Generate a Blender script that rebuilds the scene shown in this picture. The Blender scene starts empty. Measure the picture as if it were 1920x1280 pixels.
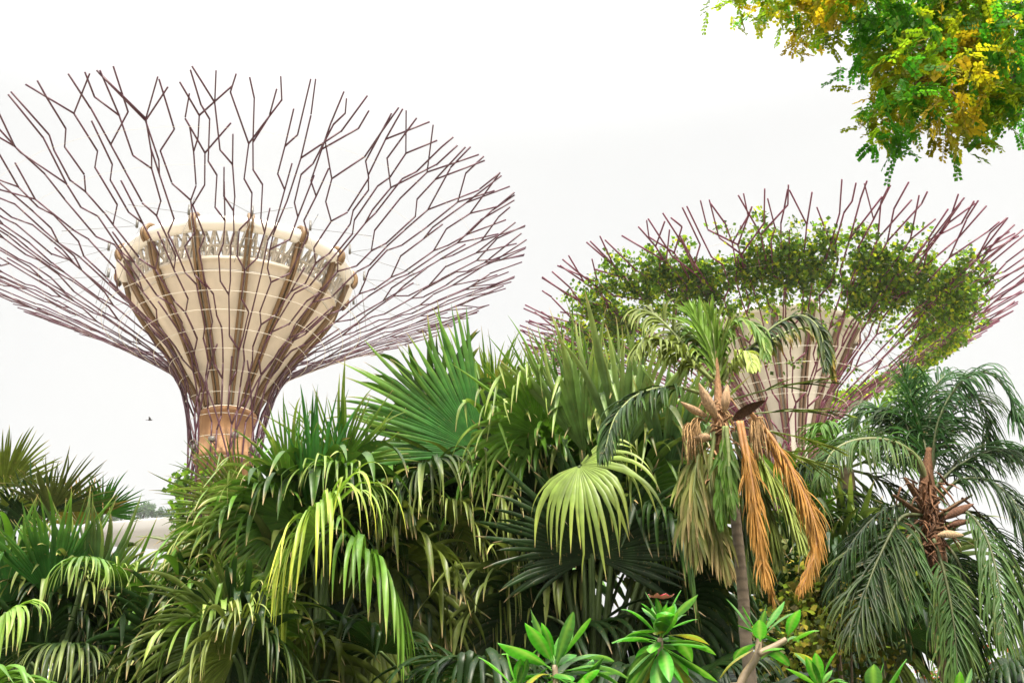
import bpy, math
import numpy as np
from mathutils import Matrix

# ------------------------------------------------------------------ camera, sky, sun, exposure
scene = bpy.context.scene
COL = scene.collection
RAD = math.radians
FPX, PITCH, ROLL = 2100.0, RAD(24.615), RAD(-2.319)
EYE = np.array([0.0, 0.0, 1.7])
_r0 = np.array([1.0, 0, 0]); _u0 = np.array([0, -math.sin(PITCH), math.cos(PITCH)])
FW = np.array([0, math.cos(PITCH), math.sin(PITCH)])
CR = _r0 * math.cos(ROLL) + _u0 * math.sin(ROLL)
CU = _u0 * math.cos(ROLL) - _r0 * math.sin(ROLL)
cam = bpy.data.cameras.new('camera')
cam.sensor_width = 36.0; cam.lens = 36.0 * FPX / 1920.0
cam.clip_start = 0.05; cam.clip_end = 6000
camo = bpy.data.objects.new('camera', cam); COL.objects.link(camo)
M = Matrix.Identity(4)
for i in range(3):
    M[i][0], M[i][1], M[i][2], M[i][3] = CR[i], CU[i], -FW[i], EYE[i]
camo.matrix_world = M
scene.camera = camo

SUN_EL, SUN_AZ = RAD(56), RAD(160)          # azimuth clockwise from +Y (the view direction)
w = bpy.data.worlds.new('World'); scene.world = w; w.use_nodes = True
nt = w.node_tree; nt.nodes.clear()
sky = nt.nodes.new('ShaderNodeTexSky'); sky.sky_type = 'NISHITA'; sky.sun_disc = False
sky.sun_elevation = SUN_EL; sky.sun_rotation = SUN_AZ
sky.air_density = 1.0; sky.dust_density = 6.0; sky.ozone_density = 1.0
tc = nt.nodes.new('ShaderNodeTexCoord')
cn = nt.nodes.new('ShaderNodeTexNoise'); cn.inputs['Scale'].default_value = 2.2; cn.inputs['Detail'].default_value = 5
cr_ = nt.nodes.new('ShaderNodeValToRGB')
cr_.color_ramp.elements[0].position = .3; cr_.color_ramp.elements[0].color = (3.14, 3.14, 3.12, 1)
cr_.color_ramp.elements[1].position = .7; cr_.color_ramp.elements[1].color = (3.40, 3.38, 3.31, 1)
mx = nt.nodes.new('ShaderNodeMix'); mx.data_type = 'RGBA'; mx.inputs[0].default_value = 0.975
bg = nt.nodes.new('ShaderNodeBackground'); bg.inputs['Strength'].default_value = 0.10
wo = nt.nodes.new('ShaderNodeOutputWorld')
nt.links.new(tc.outputs['Generated'], cn.inputs['Vector'])
nt.links.new(cn.outputs['Fac'], cr_.inputs['Fac'])
sxyz = nt.nodes.new('ShaderNodeSeparateXYZ'); nt.links.new(tc.outputs['Generated'], sxyz.inputs[0])
gr = nt.nodes.new('ShaderNodeMapRange'); gr.interpolation_type = 'SMOOTHSTEP'; gr.inputs[1].default_value = .55; gr.inputs[2].default_value = .95   # bright thin cloud overhead, duller towards the horizon
gr.inputs[3].default_value = 1.0; gr.inputs[4].default_value = 5.0
nt.links.new(sxyz.outputs[2], gr.inputs[0])
gm = nt.nodes.new('ShaderNodeMix'); gm.data_type = 'RGBA'; gm.blend_type = 'MULTIPLY'; gm.inputs[0].default_value = 1
nt.links.new(cr_.outputs['Color'], gm.inputs[6]); nt.links.new(gr.outputs[0], gm.inputs[7])
nt.links.new(sky.outputs['Color'], mx.inputs[6]); nt.links.new(gm.outputs[2], mx.inputs[7])
nt.links.new(mx.outputs[2], bg.inputs['Color']); nt.links.new(bg.outputs['Background'], wo.inputs['Surface'])

sl = bpy.data.lights.new('sun', 'SUN'); sl.energy = 3.8; sl.angle = RAD(12); sl.color = (1.0, .92, .78)
so = bpy.data.objects.new('sun', sl); COL.objects.link(so)
_sd = np.array([math.cos(SUN_EL) * math.sin(SUN_AZ), math.cos(SUN_EL) * math.cos(SUN_AZ), math.sin(SUN_EL)])
from mathutils import Vector
so.rotation_euler = Vector(-_sd).to_track_quat('-Z', 'Y').to_euler()
so.location = (0, 0, 60)

scene.view_settings.view_transform = 'Standard'; scene.view_settings.look = 'None'
scene.view_settings.exposure = 1.5; scene.view_settings.gamma = 1.0
scene.view_settings.use_curve_mapping = False
try:
    scene.cycles.use_denoising = True
    scene.cycles.max_bounces = 5; scene.cycles.diffuse_bounces = 2; scene.cycles.transparent_max_bounces = 8
    scene.cycles.transmission_bounces = 4; scene.cycles.volume_bounces = 0
except Exception:
    pass

# ------------------------------------------------------------------ helpers
def V(*a): return np.array(a, float)
def norm(v):
    v = np.asarray(v, float); return v / np.maximum(np.linalg.norm(v, axis=-1, keepdims=True), 1e-9)
DOWN = V(0, 0, -1.0); UP = V(0, 0, 1.0)
def at(px, py, Y):
    d = FW + CR * (px - 960) / FPX + CU * (640 - py) / FPX
    return EYE + d * (Y / d[1])
def idir(ang, tow=0.0):
    """direction seen at `ang` degrees clockwise from up, leaning `tow` degrees towards the viewer"""
    a, t = RAD(ang), RAD(tow)
    return norm((math.sin(a) * CR + math.cos(a) * CU) * math.cos(t) - FW * math.sin(t))

class Acc:
    def __init__(s): s.v = []; s.q = []; s.c = []; s.n = 0
    def add(s, v, q, c):
        v = np.asarray(v, float).reshape(-1, 3); q = np.asarray(q, int).reshape(-1, 4)
        c = np.asarray(c, float)
        if c.ndim == 1: c = np.tile(c[:3], (len(v), 1))
        s.v.append(v); s.q.append(q + s.n); s.c.append(c.reshape(-1, 3)); s.n += len(v)
    def build(s, name, mat, parent=None, loc=None, smooth=False):
        v = np.concatenate(s.v); q = np.concatenate(s.q); c = np.concatenate(s.c)
        base = V(0, 0, 0)
        if parent is not None: base = np.array(parent.get('_abs', (0, 0, 0)), float)
        me = bpy.data.meshes.new(name)
        o = bpy.data.objects.new(name, me)
        if parent is not None:
            off = V(0, 0, 0) if loc is None else np.asarray(loc, float) - base
        else:
            off = V(0, 0, 0) if loc is None else np.asarray(loc, float)
        v = v - base - off
        me.vertices.add(len(v)); me.vertices.foreach_set('co', v.astype(np.float32).ravel())
        me.loops.add(q.size); me.loops.foreach_set('vertex_index', q.astype(np.int32).ravel())
        me.polygons.add(len(q))
        me.polygons.foreach_set('loop_start', np.arange(0, q.size, 4, dtype=np.int32))
        me.polygons.foreach_set('loop_total', np.full(len(q), 4, dtype=np.int32))
        if smooth: me.polygons.foreach_set('use_smooth', np.ones(len(q), dtype=bool))
        me.update(calc_edges=True); me.validate()
        at_ = me.color_attributes.new('Tint', 'FLOAT_COLOR', 'POINT')
        if len(me.vertices) == len(c):
            at_.data.foreach_set('color', np.concatenate([c, np.ones((len(c), 1))], 1).astype(np.float32).ravel())
        me.materials.append(mat)
        o.location = off
        COL.objects.link(o)
        if parent is not None: o.parent = parent
        o['_abs'] = tuple(float(x) for x in base + off)
        return o

def grid_q(m, n, closed=False, start=0):
    i, j = np.meshgrid(np.arange(m - 1), np.arange(n if closed else n - 1), indexing='ij')
    j2 = (j + 1) % n
    return (np.stack([i * n + j, i * n + j2, (i + 1) * n + j2, (i + 1) * n + j], -1).reshape(-1, 4) + start)

def tube(acc, pts, rad, sides=6, col=(1, 1, 1), caps=True, flat=1.0):
    p = np.asarray(pts, float); m = len(p)
    r = np.broadcast_to(np.asarray(rad, float), (m,))
    t = norm(np.gradient(p, axis=0))
    ref = V(0, 0, 1) if abs(t[:, 2]).mean() < .9 else V(0, 1, 0)
    s = norm(np.cross(t, ref)); b = np.cross(s, t)
    a = np.linspace(0, 2 * math.pi, sides, endpoint=False) + math.pi / sides
    ring = p[:, None] + r[:, None, None] * (np.cos(a)[None, :, None] * s[:, None] + flat * np.sin(a)[None, :, None] * b[:, None])
    if caps:
        ring = np.concatenate([p[None, :1].repeat(sides, 1) + (ring[:1] - p[:1]) * .02, ring,
                               p[None, -1:].repeat(sides, 1) + (ring[-1:] - p[-1:]) * .02], 0)
        m += 2
    c = np.asarray(col, float)
    if c.ndim == 2:
        if caps: c = np.concatenate([c[:1], c, c[-1:]])
        c = np.repeat(c, sides, 0)
    acc.add(ring.reshape(-1, 3), grid_q(m, sides, True), c)

def lathe(acc, ctr, prof, n=64, col=(1, 1, 1)):
    prof = np.asarray(prof, float); a = np.linspace(0, 2 * math.pi, n, endpoint=False)
    v = np.stack([ctr[0] + prof[:, None, 0] * np.cos(a), ctr[1] + prof[:, None, 0] * np.sin(a),
                  np.repeat(prof[:, None, 1], n, 1)], -1)
    acc.add(v.reshape(-1, 3), grid_q(len(prof), n, True), col)

def box(acc, c, h, R=None, col=(1, 1, 1)):
    s = np.array([[x, y, z] for x in (-1, 1) for y in (-1, 1) for z in (-1, 1)], float) * np.asarray(h, float)
    if R is not None: s = s @ np.asarray(R, float)
    q = [[0, 1, 3, 2], [4, 6, 7, 5], [0, 4, 5, 1], [2, 3, 7, 6], [0, 2, 6, 4], [1, 5, 7, 3]]
    acc.add(s + c, q, col)

def thing(name, label, cat, loc, group=None):
    o = bpy.data.objects.new(name, None); COL.objects.link(o)
    o.location = tuple(float(x) for x in loc); o['_abs'] = tuple(float(x) for x in loc)
    o.empty_display_size = .3
    o['label'] = label; o['category'] = cat
    if group: o['group'] = group
    return o
def tag(o, label, cat, group=None):
    o['label'] = label; o['category'] = cat
    if group: o['group'] = group
    return o

def bez(p0, p1, p2, p3, n=14):
    t = np.linspace(0, 1, n)[:, None]
    return (1 - t) ** 3 * p0 + 3 * t * (1 - t) ** 2 * p1 + 3 * t * t * (1 - t) * p2 + t ** 3 * p3

def catmull(P, n=12):
    P = np.asarray(P, float); Q = np.concatenate([2 * P[:1] - P[1:2], P, 2 * P[-1:] - P[-2:-1]])
    out = []
    t = np.linspace(0, 1, n, endpoint=False)[:, None]
    for i in range(1, len(Q) - 2):
        a, b, c, d = Q[i - 1], Q[i], Q[i + 1], Q[i + 2]
        out.append(.5 * (2 * b + (c - a) * t + (2 * a - 5 * b + 4 * c - d) * t ** 2 + (3 * b - a - 3 * c + d) * t ** 3))
    out.append(P[-1:]); return np.concatenate(out)

# ------------------------------------------------------------------ materials
def new_mat(name):
    m = bpy.data.materials.new(name); m.use_nodes = True
    n = m.node_tree; n.nodes.clear(); return m, n
def surface(name, col, rough=.6, vary=.18, scale=4.0, bump=0.0, metal=0.0, tint=False, streak=None, spec=.5):
    m, n = new_mat(name)
    out = n.nodes.new('ShaderNodeOutputMaterial'); p = n.nodes.new('ShaderNodeBsdfPrincipled')
    tc = n.nodes.new('ShaderNodeTexCoord'); mp = n.nodes.new('ShaderNodeMapping')
    if streak: mp.inputs['Scale'].default_value = streak
    nz = n.nodes.new('ShaderNodeTexNoise'); nz.inputs['Scale'].default_value = scale; nz.inputs['Detail'].default_value = 6
    rp = n.nodes.new('ShaderNodeMapRange'); rp.inputs[1].default_value = .25; rp.inputs[2].default_value = .75
    rp.inputs[3].default_value = 1 - vary; rp.inputs[4].default_value = 1 + vary
    mul = n.nodes.new('ShaderNodeMix'); mul.data_type = 'RGBA'; mul.blend_type = 'MULTIPLY'; mul.inputs[0].default_value = 1
    n.links.new(tc.outputs['Object'], mp.inputs[0]); n.links.new(mp.outputs[0], nz.inputs['Vector'])
    n.links.new(nz.outputs['Fac'], rp.inputs[0]); n.links.new(rp.outputs[0], mul.inputs[7])
    if tint:
        a = n.nodes.new('ShaderNodeAttribute'); a.attribute_name = 'Tint'; n.links.new(a.outputs['Color'], mul.inputs[6])
    else: mul.inputs[6].default_value = (*col, 1)
    n.links.new(mul.outputs[2], p.inputs['Base Color'])
    p.inputs['Roughness'].default_value = rough; p.inputs['Metallic'].default_value = metal
    p.inputs['Specular IOR Level'].default_value = spec
    if bump:
        b = n.nodes.new('ShaderNodeBump'); b.inputs['Strength'].default_value = bump; b.inputs['Distance'].default_value = .02
        n.links.new(nz.outputs['Fac'], b.inputs['Height']); n.links.new(b.outputs[0], p.inputs['Normal'])
    n.links.new(p.outputs[0], out.inputs[0]); return m
def leaf_mat(name, trans=.3, rough=.42, vary=.25, scale=9.0, gain=1.6, spec=.5, fleck=.55):
    m, n = new_mat(name)
    out = n.nodes.new('ShaderNodeOutputMaterial'); p = n.nodes.new('ShaderNodeBsdfPrincipled')
    tl = n.nodes.new('ShaderNodeBsdfTranslucent'); mixs = n.nodes.new('ShaderNodeMixShader'); mixs.inputs[0].default_value = trans
    a = n.nodes.new('ShaderNodeAttribute'); a.attribute_name = 'Tint'
    tc = n.nodes.new('ShaderNodeTexCoord')
    nz = n.nodes.new('ShaderNodeTexNoise'); nz.inputs['Scale'].default_value = scale; nz.inputs['Detail'].default_value = 5
    rp = n.nodes.new('ShaderNodeMapRange'); rp.inputs[1].default_value = .3; rp.inputs[2].default_value = .7
    rp.inputs[3].default_value = 1 - vary; rp.inputs[4].default_value = 1 + vary
    mul = n.nodes.new('ShaderNodeMix'); mul.data_type = 'RGBA'; mul.blend_type = 'MULTIPLY'; mul.inputs[0].default_value = 1
    g = n.nodes.new('ShaderNodeMix'); g.data_type = 'RGBA'; g.blend_type = 'MULTIPLY'; g.inputs[0].default_value = 1
    g.inputs[7].default_value = (gain, gain * 1.0, gain * .6, 1)
    n.links.new(tc.outputs['Object'], nz.inputs['Vector']); n.links.new(nz.outputs['Fac'], rp.inputs[0])
    n.links.new(a.outputs['Color'], mul.inputs[6]); n.links.new(rp.outputs[0], mul.inputs[7])
    sp = n.nodes.new('ShaderNodeTexNoise'); sp.inputs['Scale'].default_value = scale * 4.5; sp.inputs['Detail'].default_value = 3   # dry flecks and scars
    sr = n.nodes.new('ShaderNodeMapRange'); sr.inputs[1].default_value = .62; sr.inputs[2].default_value = .74; sr.inputs[3].default_value = 0; sr.inputs[4].default_value = fleck
    fm = n.nodes.new('ShaderNodeMix'); fm.data_type = 'RGBA'; fm.inputs[7].default_value = (.21, .15, .055, 1)
    n.links.new(tc.outputs['Object'], sp.inputs['Vector']); n.links.new(sp.outputs['Fac'], sr.inputs[0]); n.links.new(sr.outputs[0], fm.inputs[0])
    n.links.new(mul.outputs[2], fm.inputs[6]); mul = fm
    n.links.new(mul.outputs[2], p.inputs['Base Color']); n.links.new(mul.outputs[2], g.inputs[6])
    n.links.new(g.outputs[2], tl.inputs['Color'])
    p.inputs['Roughness'].default_value = rough; p.inputs['Specular IOR Level'].default_value = spec
    n.links.new(p.outputs[0], mixs.inputs[1]); n.links.new(tl.outputs[0], mixs.inputs[2])
    n.links.new(mixs.outputs[0], out.inputs[0]); return m

MAT = dict(
    palm=leaf_mat('palm leaf', .2, .42, .25, 7.0, 1.6, .3),
    frond=leaf_mat('feather frond', .2, .5, .3, 6.0, 1.6, .2),
    thin=leaf_mat('thin leaf', .58, .5, .25, 5.0, 2.1, .3),
    vine=leaf_mat('vine leaf', .62, .5, .3, 1.2, 2.5, .3),
    gloss=leaf_mat('glossy leaf', .3, .46, .22, 14.0, 1.8, .3, .4),
    stem=surface('stem', (1, 1, 1), .6, .25, 18, .3, tint=True),
    bark=surface('palm bark', (1, 1, 1), .85, .3, 14, .6, tint=True),
    fibre=surface('palm fibre', (1, 1, 1), .9, .4, 25, .6, tint=True, streak=(3, 3, 1)),
    steel=surface('purple painted steel', (.055, .012, .026), .45, .2, 1.5),
    steel2=surface('magenta painted steel', (.095, .012, .036), .45, .2, 1.5),
    cable=surface('pale cable', (.50, .47, .41), .5, .1, 3),
    cream=surface('cream membrane', (.56, .50, .415), .65, .14, .5, streak=(2.5, 2.5, .25)),
    white=surface('white membrane', (.58, .56, .51), .65, .08, .5, streak=(2.5, 2.5, .25)),
    tubew=surface('white tube', (.72, .71, .67), .45, .06, 1.0),
    gold=surface('ochre rib paint', (.15, .085, .03), .5, .2, 1.5, streak=(1, 1, .3)),
    brown=surface('brown rib paint', (.17, .11, .07), .5, .2, 1.5),
    trunk=surface('ochre concrete', (.34, .19, .095), .8, .35, 1.2, .15, streak=(2, 2, .35)),
    truss=surface('cream truss', (.46, .42, .36), .6, .1, 2),
    lamp=surface('lamp housing', (.13, .125, .115), .4, .1, 6),
    petal=surface('flower petal', (.90, .26, .32), .5, .15, 30),
    bird=surface('bird feathers', (.03, .028, .03), .7, .2, 20),
)

# ------------------------------------------------------------------ ground
def ground():
    A = Acc(); n = 60
    r = np.concatenate([[0.01], np.geomspace(3, 3000, n)])
    a = np.linspace(0, 2 * math.pi, 96, endpoint=False)
    z = np.zeros((len(r), len(a)))
    v = np.stack([r[:, None] * np.cos(a), r[:, None] * np.sin(a), z], -1)
    A.add(v.reshape(-1, 3), grid_q(len(r), len(a), True), (1, 1, 1))
    o = A.build('ground', surface('warm bounce paving', (.36, .31, .24), .9, .15, .6, .2)); o['kind'] = 'structure'  # unseen paving, tan chosen to bounce warm light up onto the funnels
    A = Acc(); r = np.array([.01, 8, 16, 26.0]); v = np.stack([r[:, None] * np.cos(a), 6 + r[:, None] * np.sin(a), np.full((4, len(a)), .004)], -1)
    A.add(v.reshape(-1, 3), grid_q(4, len(a), True), (1, 1, 1))
    o = A.build('planting_bed', surface('leaf litter soil', (.035, .04, .018), .95, .4, 2, .5)); o['kind'] = 'structure'
ground()

# ------------------------------------------------------------------ steel tree towers
MESH_PROF = np.array([(.113, 1.0), (.112, .85), (.118, .70), (.143, .573), (.174, .50), (.222, .44), (.35, .355), (.55, .235), (.78, .108), (1.0, 0.0)])
class Profile:
    def __init__(s, P):
        D = catmull(P, 14); L = np.concatenate([[0], np.cumsum(np.linalg.norm(np.diff(D, axis=0), axis=1))])
        s.u = L / L[-1]; s.D = D; s.len = L[-1]
    def __call__(s, u):
        return np.interp(u, s.u, s.D[:, 0]), np.interp(u, s.u, s.D[:, 1])
    def u_of_r(s, r):
        k = np.argmax(s.D[:, 0] >= r); return s.u[k]
PROF = Profile(MESH_PROF)

def leaf_clump(acc, ctr, rad, n, size, rng, tints, flat=.6, hang=.3):
    c = ctr + rng.normal(size=(n, 3)) * V(1, 1, flat) * rad * .55
    d = norm(rng.normal(size=(n, 3)) + DOWN * hang); s = norm(np.cross(d, rng.normal(size=(n, 3))))
    m = np.cross(d, s)
    L = size * rng.uniform(.6, 1.25, n)[:, None]
    W = L * rng.uniform(.32, .5, (n, 1))
    p0 = c; p1 = c + d * L * .45 + m * L * .1; p2 = c + d * L
    e1 = p1 + s * W; e2 = p1 - s * W
    v = np.stack([p0, e1, p2, e2, p0 + d * L * .45], 1)
    q = (np.array([[0, 1, 2, 4], [0, 4, 2, 3]])[None] + (np.arange(n) * 5)[:, None, None]).reshape(-1, 4)
    t = np.asarray(tints, float)[rng.integers(0, len(tints), n)] * rng.uniform(.7, 1.3, (n, 1))
    acc.add(v.reshape(-1, 3), q, np.repeat(t, 5, 0))

def tower(cx, cy, H, R, seed, label, funnel, steel, fmat, ribmat, ribs, lattice, stems):
    rng = np.random.default_rng(seed)
    root = thing('tree_tower', label, 'tower', (cx, cy, 0), 'steel tree towers above the palms')
    ctr = V(cx, cy, 0)
    def surf(th, u, lift=0.0):
        r, d = PROF(u); return V(cx + (r * R + lift * .3) * math.cos(th), cy + (r * R + lift * .3) * math.sin(th), H - d * R + lift)
    # branching steel members
    rb = .048 if lattice else .052
    def seg(acc, th0, u0, th1, u1, lift):
        k = max(2, int(math.ceil((u1 - u0) / (.035 if u0 < .6 else .12))) + 1)
        f = np.linspace(0, 1, k)
        pts = np.array([surf(th0 + (th1 - th0) * a, u0 + (u1 - u0) * a, lift) for a in f])
        tube(acc, pts, rb * (1.15 if u0 < .4 else 1.0), 4)
    N = stems
    import heapq
    accs = [Acc() for _ in range(N)]
    act = {}; heap = []; cnt = 0
    for i in range(N):
        th = 2 * math.pi * (i + rng.uniform(-.08, .08)) / N
        p0 = surf(th, 0.0); tube(accs[i], np.array([[p0[0], p0[1], 0], p0]), rb * 1.1, 4)
        act[i] = th; heapq.heappush(heap, (0.0, i, i, rng.uniform(.10, .26), rng.uniform(-.12, .12))); cnt = i + 1
    def gaps(k):
        o = sorted((((t - act[k]) % (2 * math.pi)), q) for q, t in act.items() if q != k)
        return 2 * math.pi - o[-1][0], o[0][0]
    while heap:
        u, k, rt_, du, lf = heapq.heappop(heap)
        th = act[k]; acc = accs[rt_]
        # radial run
        e = u + du
        if e > .94: e = max(u + .03, rng.uniform(.97, 1.045))
        th1 = th + (rng.normal() * .012 if u > .4 else 0)
        seg(acc, th, u, th1, e, lf); act[k] = th1; th = th1; u = e
        if u > .93 or (u > .5 and rng.random() < .015): del act[k]; continue
        gl, gr_ = gaps(k); want = 2 * math.pi / np.interp(u, [0, .18, .30, .45, .60, .75, .92], [N, N, 36, 54, 74, 94, 108])
        rr = PROF(u)[0]
        tipz = u > .80
        if (gl + gr_) / 2 > want * 1.12 or (tipz and rng.random() < .6):
            for sg, g in ((-1, gl), (1, gr_)):
                lat = min(.16, g * rng.uniform(.40, .68)) if not tipz else rng.uniform(.04, .11)
                if rng.random() < .14: lat *= .1
                d2 = max(.032, lat * rr / math.tan(RAD(rng.uniform(34, 56))) / PROF.len)
                if tipz: d2 = rng.uniform(.055, .115)
                seg(acc, th, u, th + sg * lat, u + d2, lf)
                if u + d2 < .955 and not (tipz and rng.random() < .2):
                    kk = k if sg < 0 else cnt; cnt += sg > 0
                    act[kk] = th + sg * lat
                    heapq.heappush(heap, (u + d2, kk, rt_, rng.uniform(.045, .10), lf + rng.uniform(-.06, .06)))
                elif sg < 0: act.pop(k, None)
        else:
            sg = 1 if gr_ > gl else -1
            lat = min(.14, max(gl, gr_) * rng.uniform(.38, .64))
            d2 = max(.03, lat * rr / math.tan(RAD(rng.uniform(32, 52))) / PROF.len)
            if rng.random() < .85 and u + d2 < 1.0:
                seg(acc, th, u, th + sg * lat, u + d2, lf)
                if rng.random() < .3:                      # short stub carrying straight on
                    seg(acc, th, u, th, u + rng.uniform(.05, .10), lf)
                th += sg * lat; u += d2
            act[k] = th; heapq.heappush(heap, (u, k, rt_, rng.uniform(.045, .10), lf))
    for acc in accs: acc.build('steel_branch', steel, root)
    # helical braces round the neck
    for i in range(N // 2):
        for sg in (1, -1):
            if (i + (sg > 0)) % 2: continue
            acc = Acc(); a0 = 2 * math.pi * (2 * i + .1) / N
            f = np.linspace(0, 1, 16)
            u0, u1 = .02 + .06 * (i % 3), .34 + .03 * (i % 2)
            pts = np.array([surf(a0 + sg * 2 * math.pi / N * 4.0 * a, u0 + (u1 - u0) * a, .16) for a in f])
            tube(acc, pts, rb * 1.1, 4); acc.build('brace', steel, root)
    # pale hoops
    for k, u in enumerate(list(np.linspace(.05, .56, 12)) + [.64, .72, .80, .88]):
        acc = Acc(); th = np.linspace(0, 2 * math.pi, 41)
        pts = np.array([surf(t, u, -.16) for t in th]); tube(acc, pts, .016 if u < .58 else .006, 4, caps=False)
        acc.build('hoop', MAT['cable'], root)
    # funnel
    F = Profile(np.array(funnel['prof']))
    def fs(th, u, out=0.0):
        r, d = F(u); return V(cx + (r * R + out) * math.cos(th), cy + (r * R + out) * math.sin(th), H - d * R)
    top_u = funnel['cloth_u']
    acc = Acc(); us = np.linspace(0.0, top_u, 26)
    pr = np.array([(F(u)[0] * R, H - F(u)[1] * R) for u in us])
    rim = [(pr[-1][0] + .10, pr[-1][1]), (pr[-1][0] + .10, pr[-1][1] + .22), (pr[-1][0] - .35, pr[-1][1] + .22)]
    lathe(acc, ctr, np.concatenate([pr, rim]), 56); fun = acc.build('funnel', fmat, root, smooth=True)
    # seams
    acc = Acc()
    for u in (top_u * .93,):
        th = np.linspace(0, 2 * math.pi, 57); tube(acc, np.array([fs(t, u, .02) for t in th]), .05, 4, caps=False)
    acc.build('seam', MAT['cable'], fun)
    # top tube
    r_t, d_t = F(1.0)[0] * R, F(1.0)[1] * R; tr = funnel['tube_r']
    a = np.linspace(0, 2 * math.pi, 15); prof = np.stack([r_t + tr * np.cos(a), H - d_t + tr * np.sin(a)], 1)
    acc = Acc(); lathe(acc, ctr, prof, 72); acc.build('rim_tube', MAT['tubew'], root, smooth=True)
    # ribs: pairs of plates that hook over the tube
    for i in range(ribs):
        th = 2 * math.pi * (i + funnel['phase']) / ribs
        er = V(math.cos(th), math.sin(th), 0); et = V(-math.sin(th), math.cos(th), 0)
        acc = Acc()
        us = np.linspace(0.0, .97, 30)
        for sg in (-1, 1):
            w = np.interp(us, [0, .5, 1], [.10, .13, .11])
            c = np.array([fs(th, u) for u in us]) + et * (sg * w[:, None])
            depth = np.interp(us, [0, .6, 1], [.2, .28, .3])[:, None]
            hw = .06
            st = [c - et * hw, c + et * hw, c + et * hw + er * depth, c - et * hw + er * depth]
            v = np.stack(st, 1); acc.add(v.reshape(-1, 3), grid_q(len(us), 4, True), (1, 1, 1))
        # hook
        aa = np.linspace(-1.0, 2.6, 14); o = V(cx, cy, 0) + er * r_t + V(0, 0, H - d_t)
        for sg in (-1, 1):
            inn = np.array([o + (er * math.cos(t) + UP * math.sin(t)) * (tr + .02) + et * sg * .11 for t in aa])
            out = np.array([o + (er * math.cos(t) + UP * math.sin(t)) * (tr + .02 + .22 * (1 - .6 * max(0, (t - 1) / 1.6))) + et * sg * .11 for t in aa])
            st = [inn - et * .07, inn + et * .07, out + et * .07, out - et * .07]
            acc.add(np.stack(st, 1).reshape(-1, 3), grid_q(len(aa), 4, True), (1, 1, 1))
        rib = acc.build('funnel_rib', ribmat, root)
        # tie rod and bracket from the hook out to the steel canopy
        acc = Acc(); p = o + er * (tr + .1) + UP * .1
        box(acc, p + er * .5 + UP * .2, (.06, .06, .3), None)
        for q in (-1, 1):
            tube(acc, np.array([p + er * .5, surf(th + q * .16, PROF.u_of_r(.62), 0)]), .014, 4)
            tube(acc, np.array([p + er * .3, surf(th + q * .1, PROF.u_of_r(.44), 0)]), .014, 4)
        acc.build('tie_rod', MAT['lamp'], root)
    # lattice between cloth and tube
    if lattice:
        acc = Acc(); n = ribs * 5
        def lp(k, lvl, inner=0):
            th = 2 * math.pi * (k + .5 * inner) / n; u = top_u + (1 - top_u) * lvl
            r, d = F(u); rr = r * R - .15 - 1.5 * inner
            return V(cx + rr * math.cos(th), cy + rr * math.sin(th), H - d * R - .1)
        for k in range(n):
            for (x, y) in (((k, 0, 0), (k, .95, 0)), ((k, 0, 0), (k + 1, .95, 0)), ((k, .48, 0), (k + 1, .48, 0)),
                           ((k, .05, 1), (k, 1, 1)), ((k, .05, 0), (k, .5, 1)), ((k, .95, 0), (k, .5, 1)), ((k + 1, 0, 0), (k, .95, 1)),
                           ((k, .75, 1), (k + 1, .75, 1)), ((k, .22, 1), (k + 1, .22, 1))):
                tube(acc, np.array([lp(*x), lp(*y)]), rng.uniform(.05, .11), 4, caps=False)
        acc.build('lattice', MAT['truss'], root)
        acc = Acc(); n2 = 30
        for k in range(ribs):
            th = 2 * math.pi * (k + funnel['phase']) / ribs
            for l2 in (0, 1):
                a0 = lp(0, .9, 0); rr = F(1.0)[0] * R
                p0 = V(cx + rr * .96 * math.cos(th), cy + rr * .96 * math.sin(th), H - d_t - .3)
                p1 = V(cx + .6 * math.cos(th + 2.2 * l2), cy + .6 * math.sin(th + 2.2 * l2), H - d_t - 1.2)
                tube(acc, np.array([p0, p1]), .07, 4, caps=False)
        acc.build('roof_truss', MAT['truss'], root)
    # concrete trunk with collars
    zb = H - F(0)[1] * R; rt = funnel['trunk_r'] * R
    acc = Acc(); pr = [(rt, 0), (rt, zb - 2.9), (rt + .12, zb - 2.9), (rt + .12, zb - 2.55), (rt, zb - 2.55), (rt * .97, zb - .35), (rt * .97 + .15, zb - .35), (rt * .97 + .15, zb - .1), (rt * .9, zb + .02)]
    lathe(acc, ctr, pr, 48); acc.build('trunk', funnel['trunk_mat'], root, smooth=False)
    for k in range(10):
        th = 2 * math.pi * k / 10 + .2; acc = Acc()
        er = V(math.cos(th), math.sin(th), 0); et = V(-math.sin(th), math.cos(th), 0)
        Rm = np.array([er, et, UP])
        z = zb - 2.4 + .25 * (k % 3)
        c = ctr + er * (rt + .35) + V(0, 0, z)
        box(acc, c, (.12, .14, .10), Rm); box(acc, c + er * .135 + UP * .02, (.03, .17, .13), Rm)
        tube(acc, np.array([c - er * .36 - UP * .15, c - UP * .12]), .035, 5)
        acc.build('floodlight', MAT['lamp'], root)
    return root, surf

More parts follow.
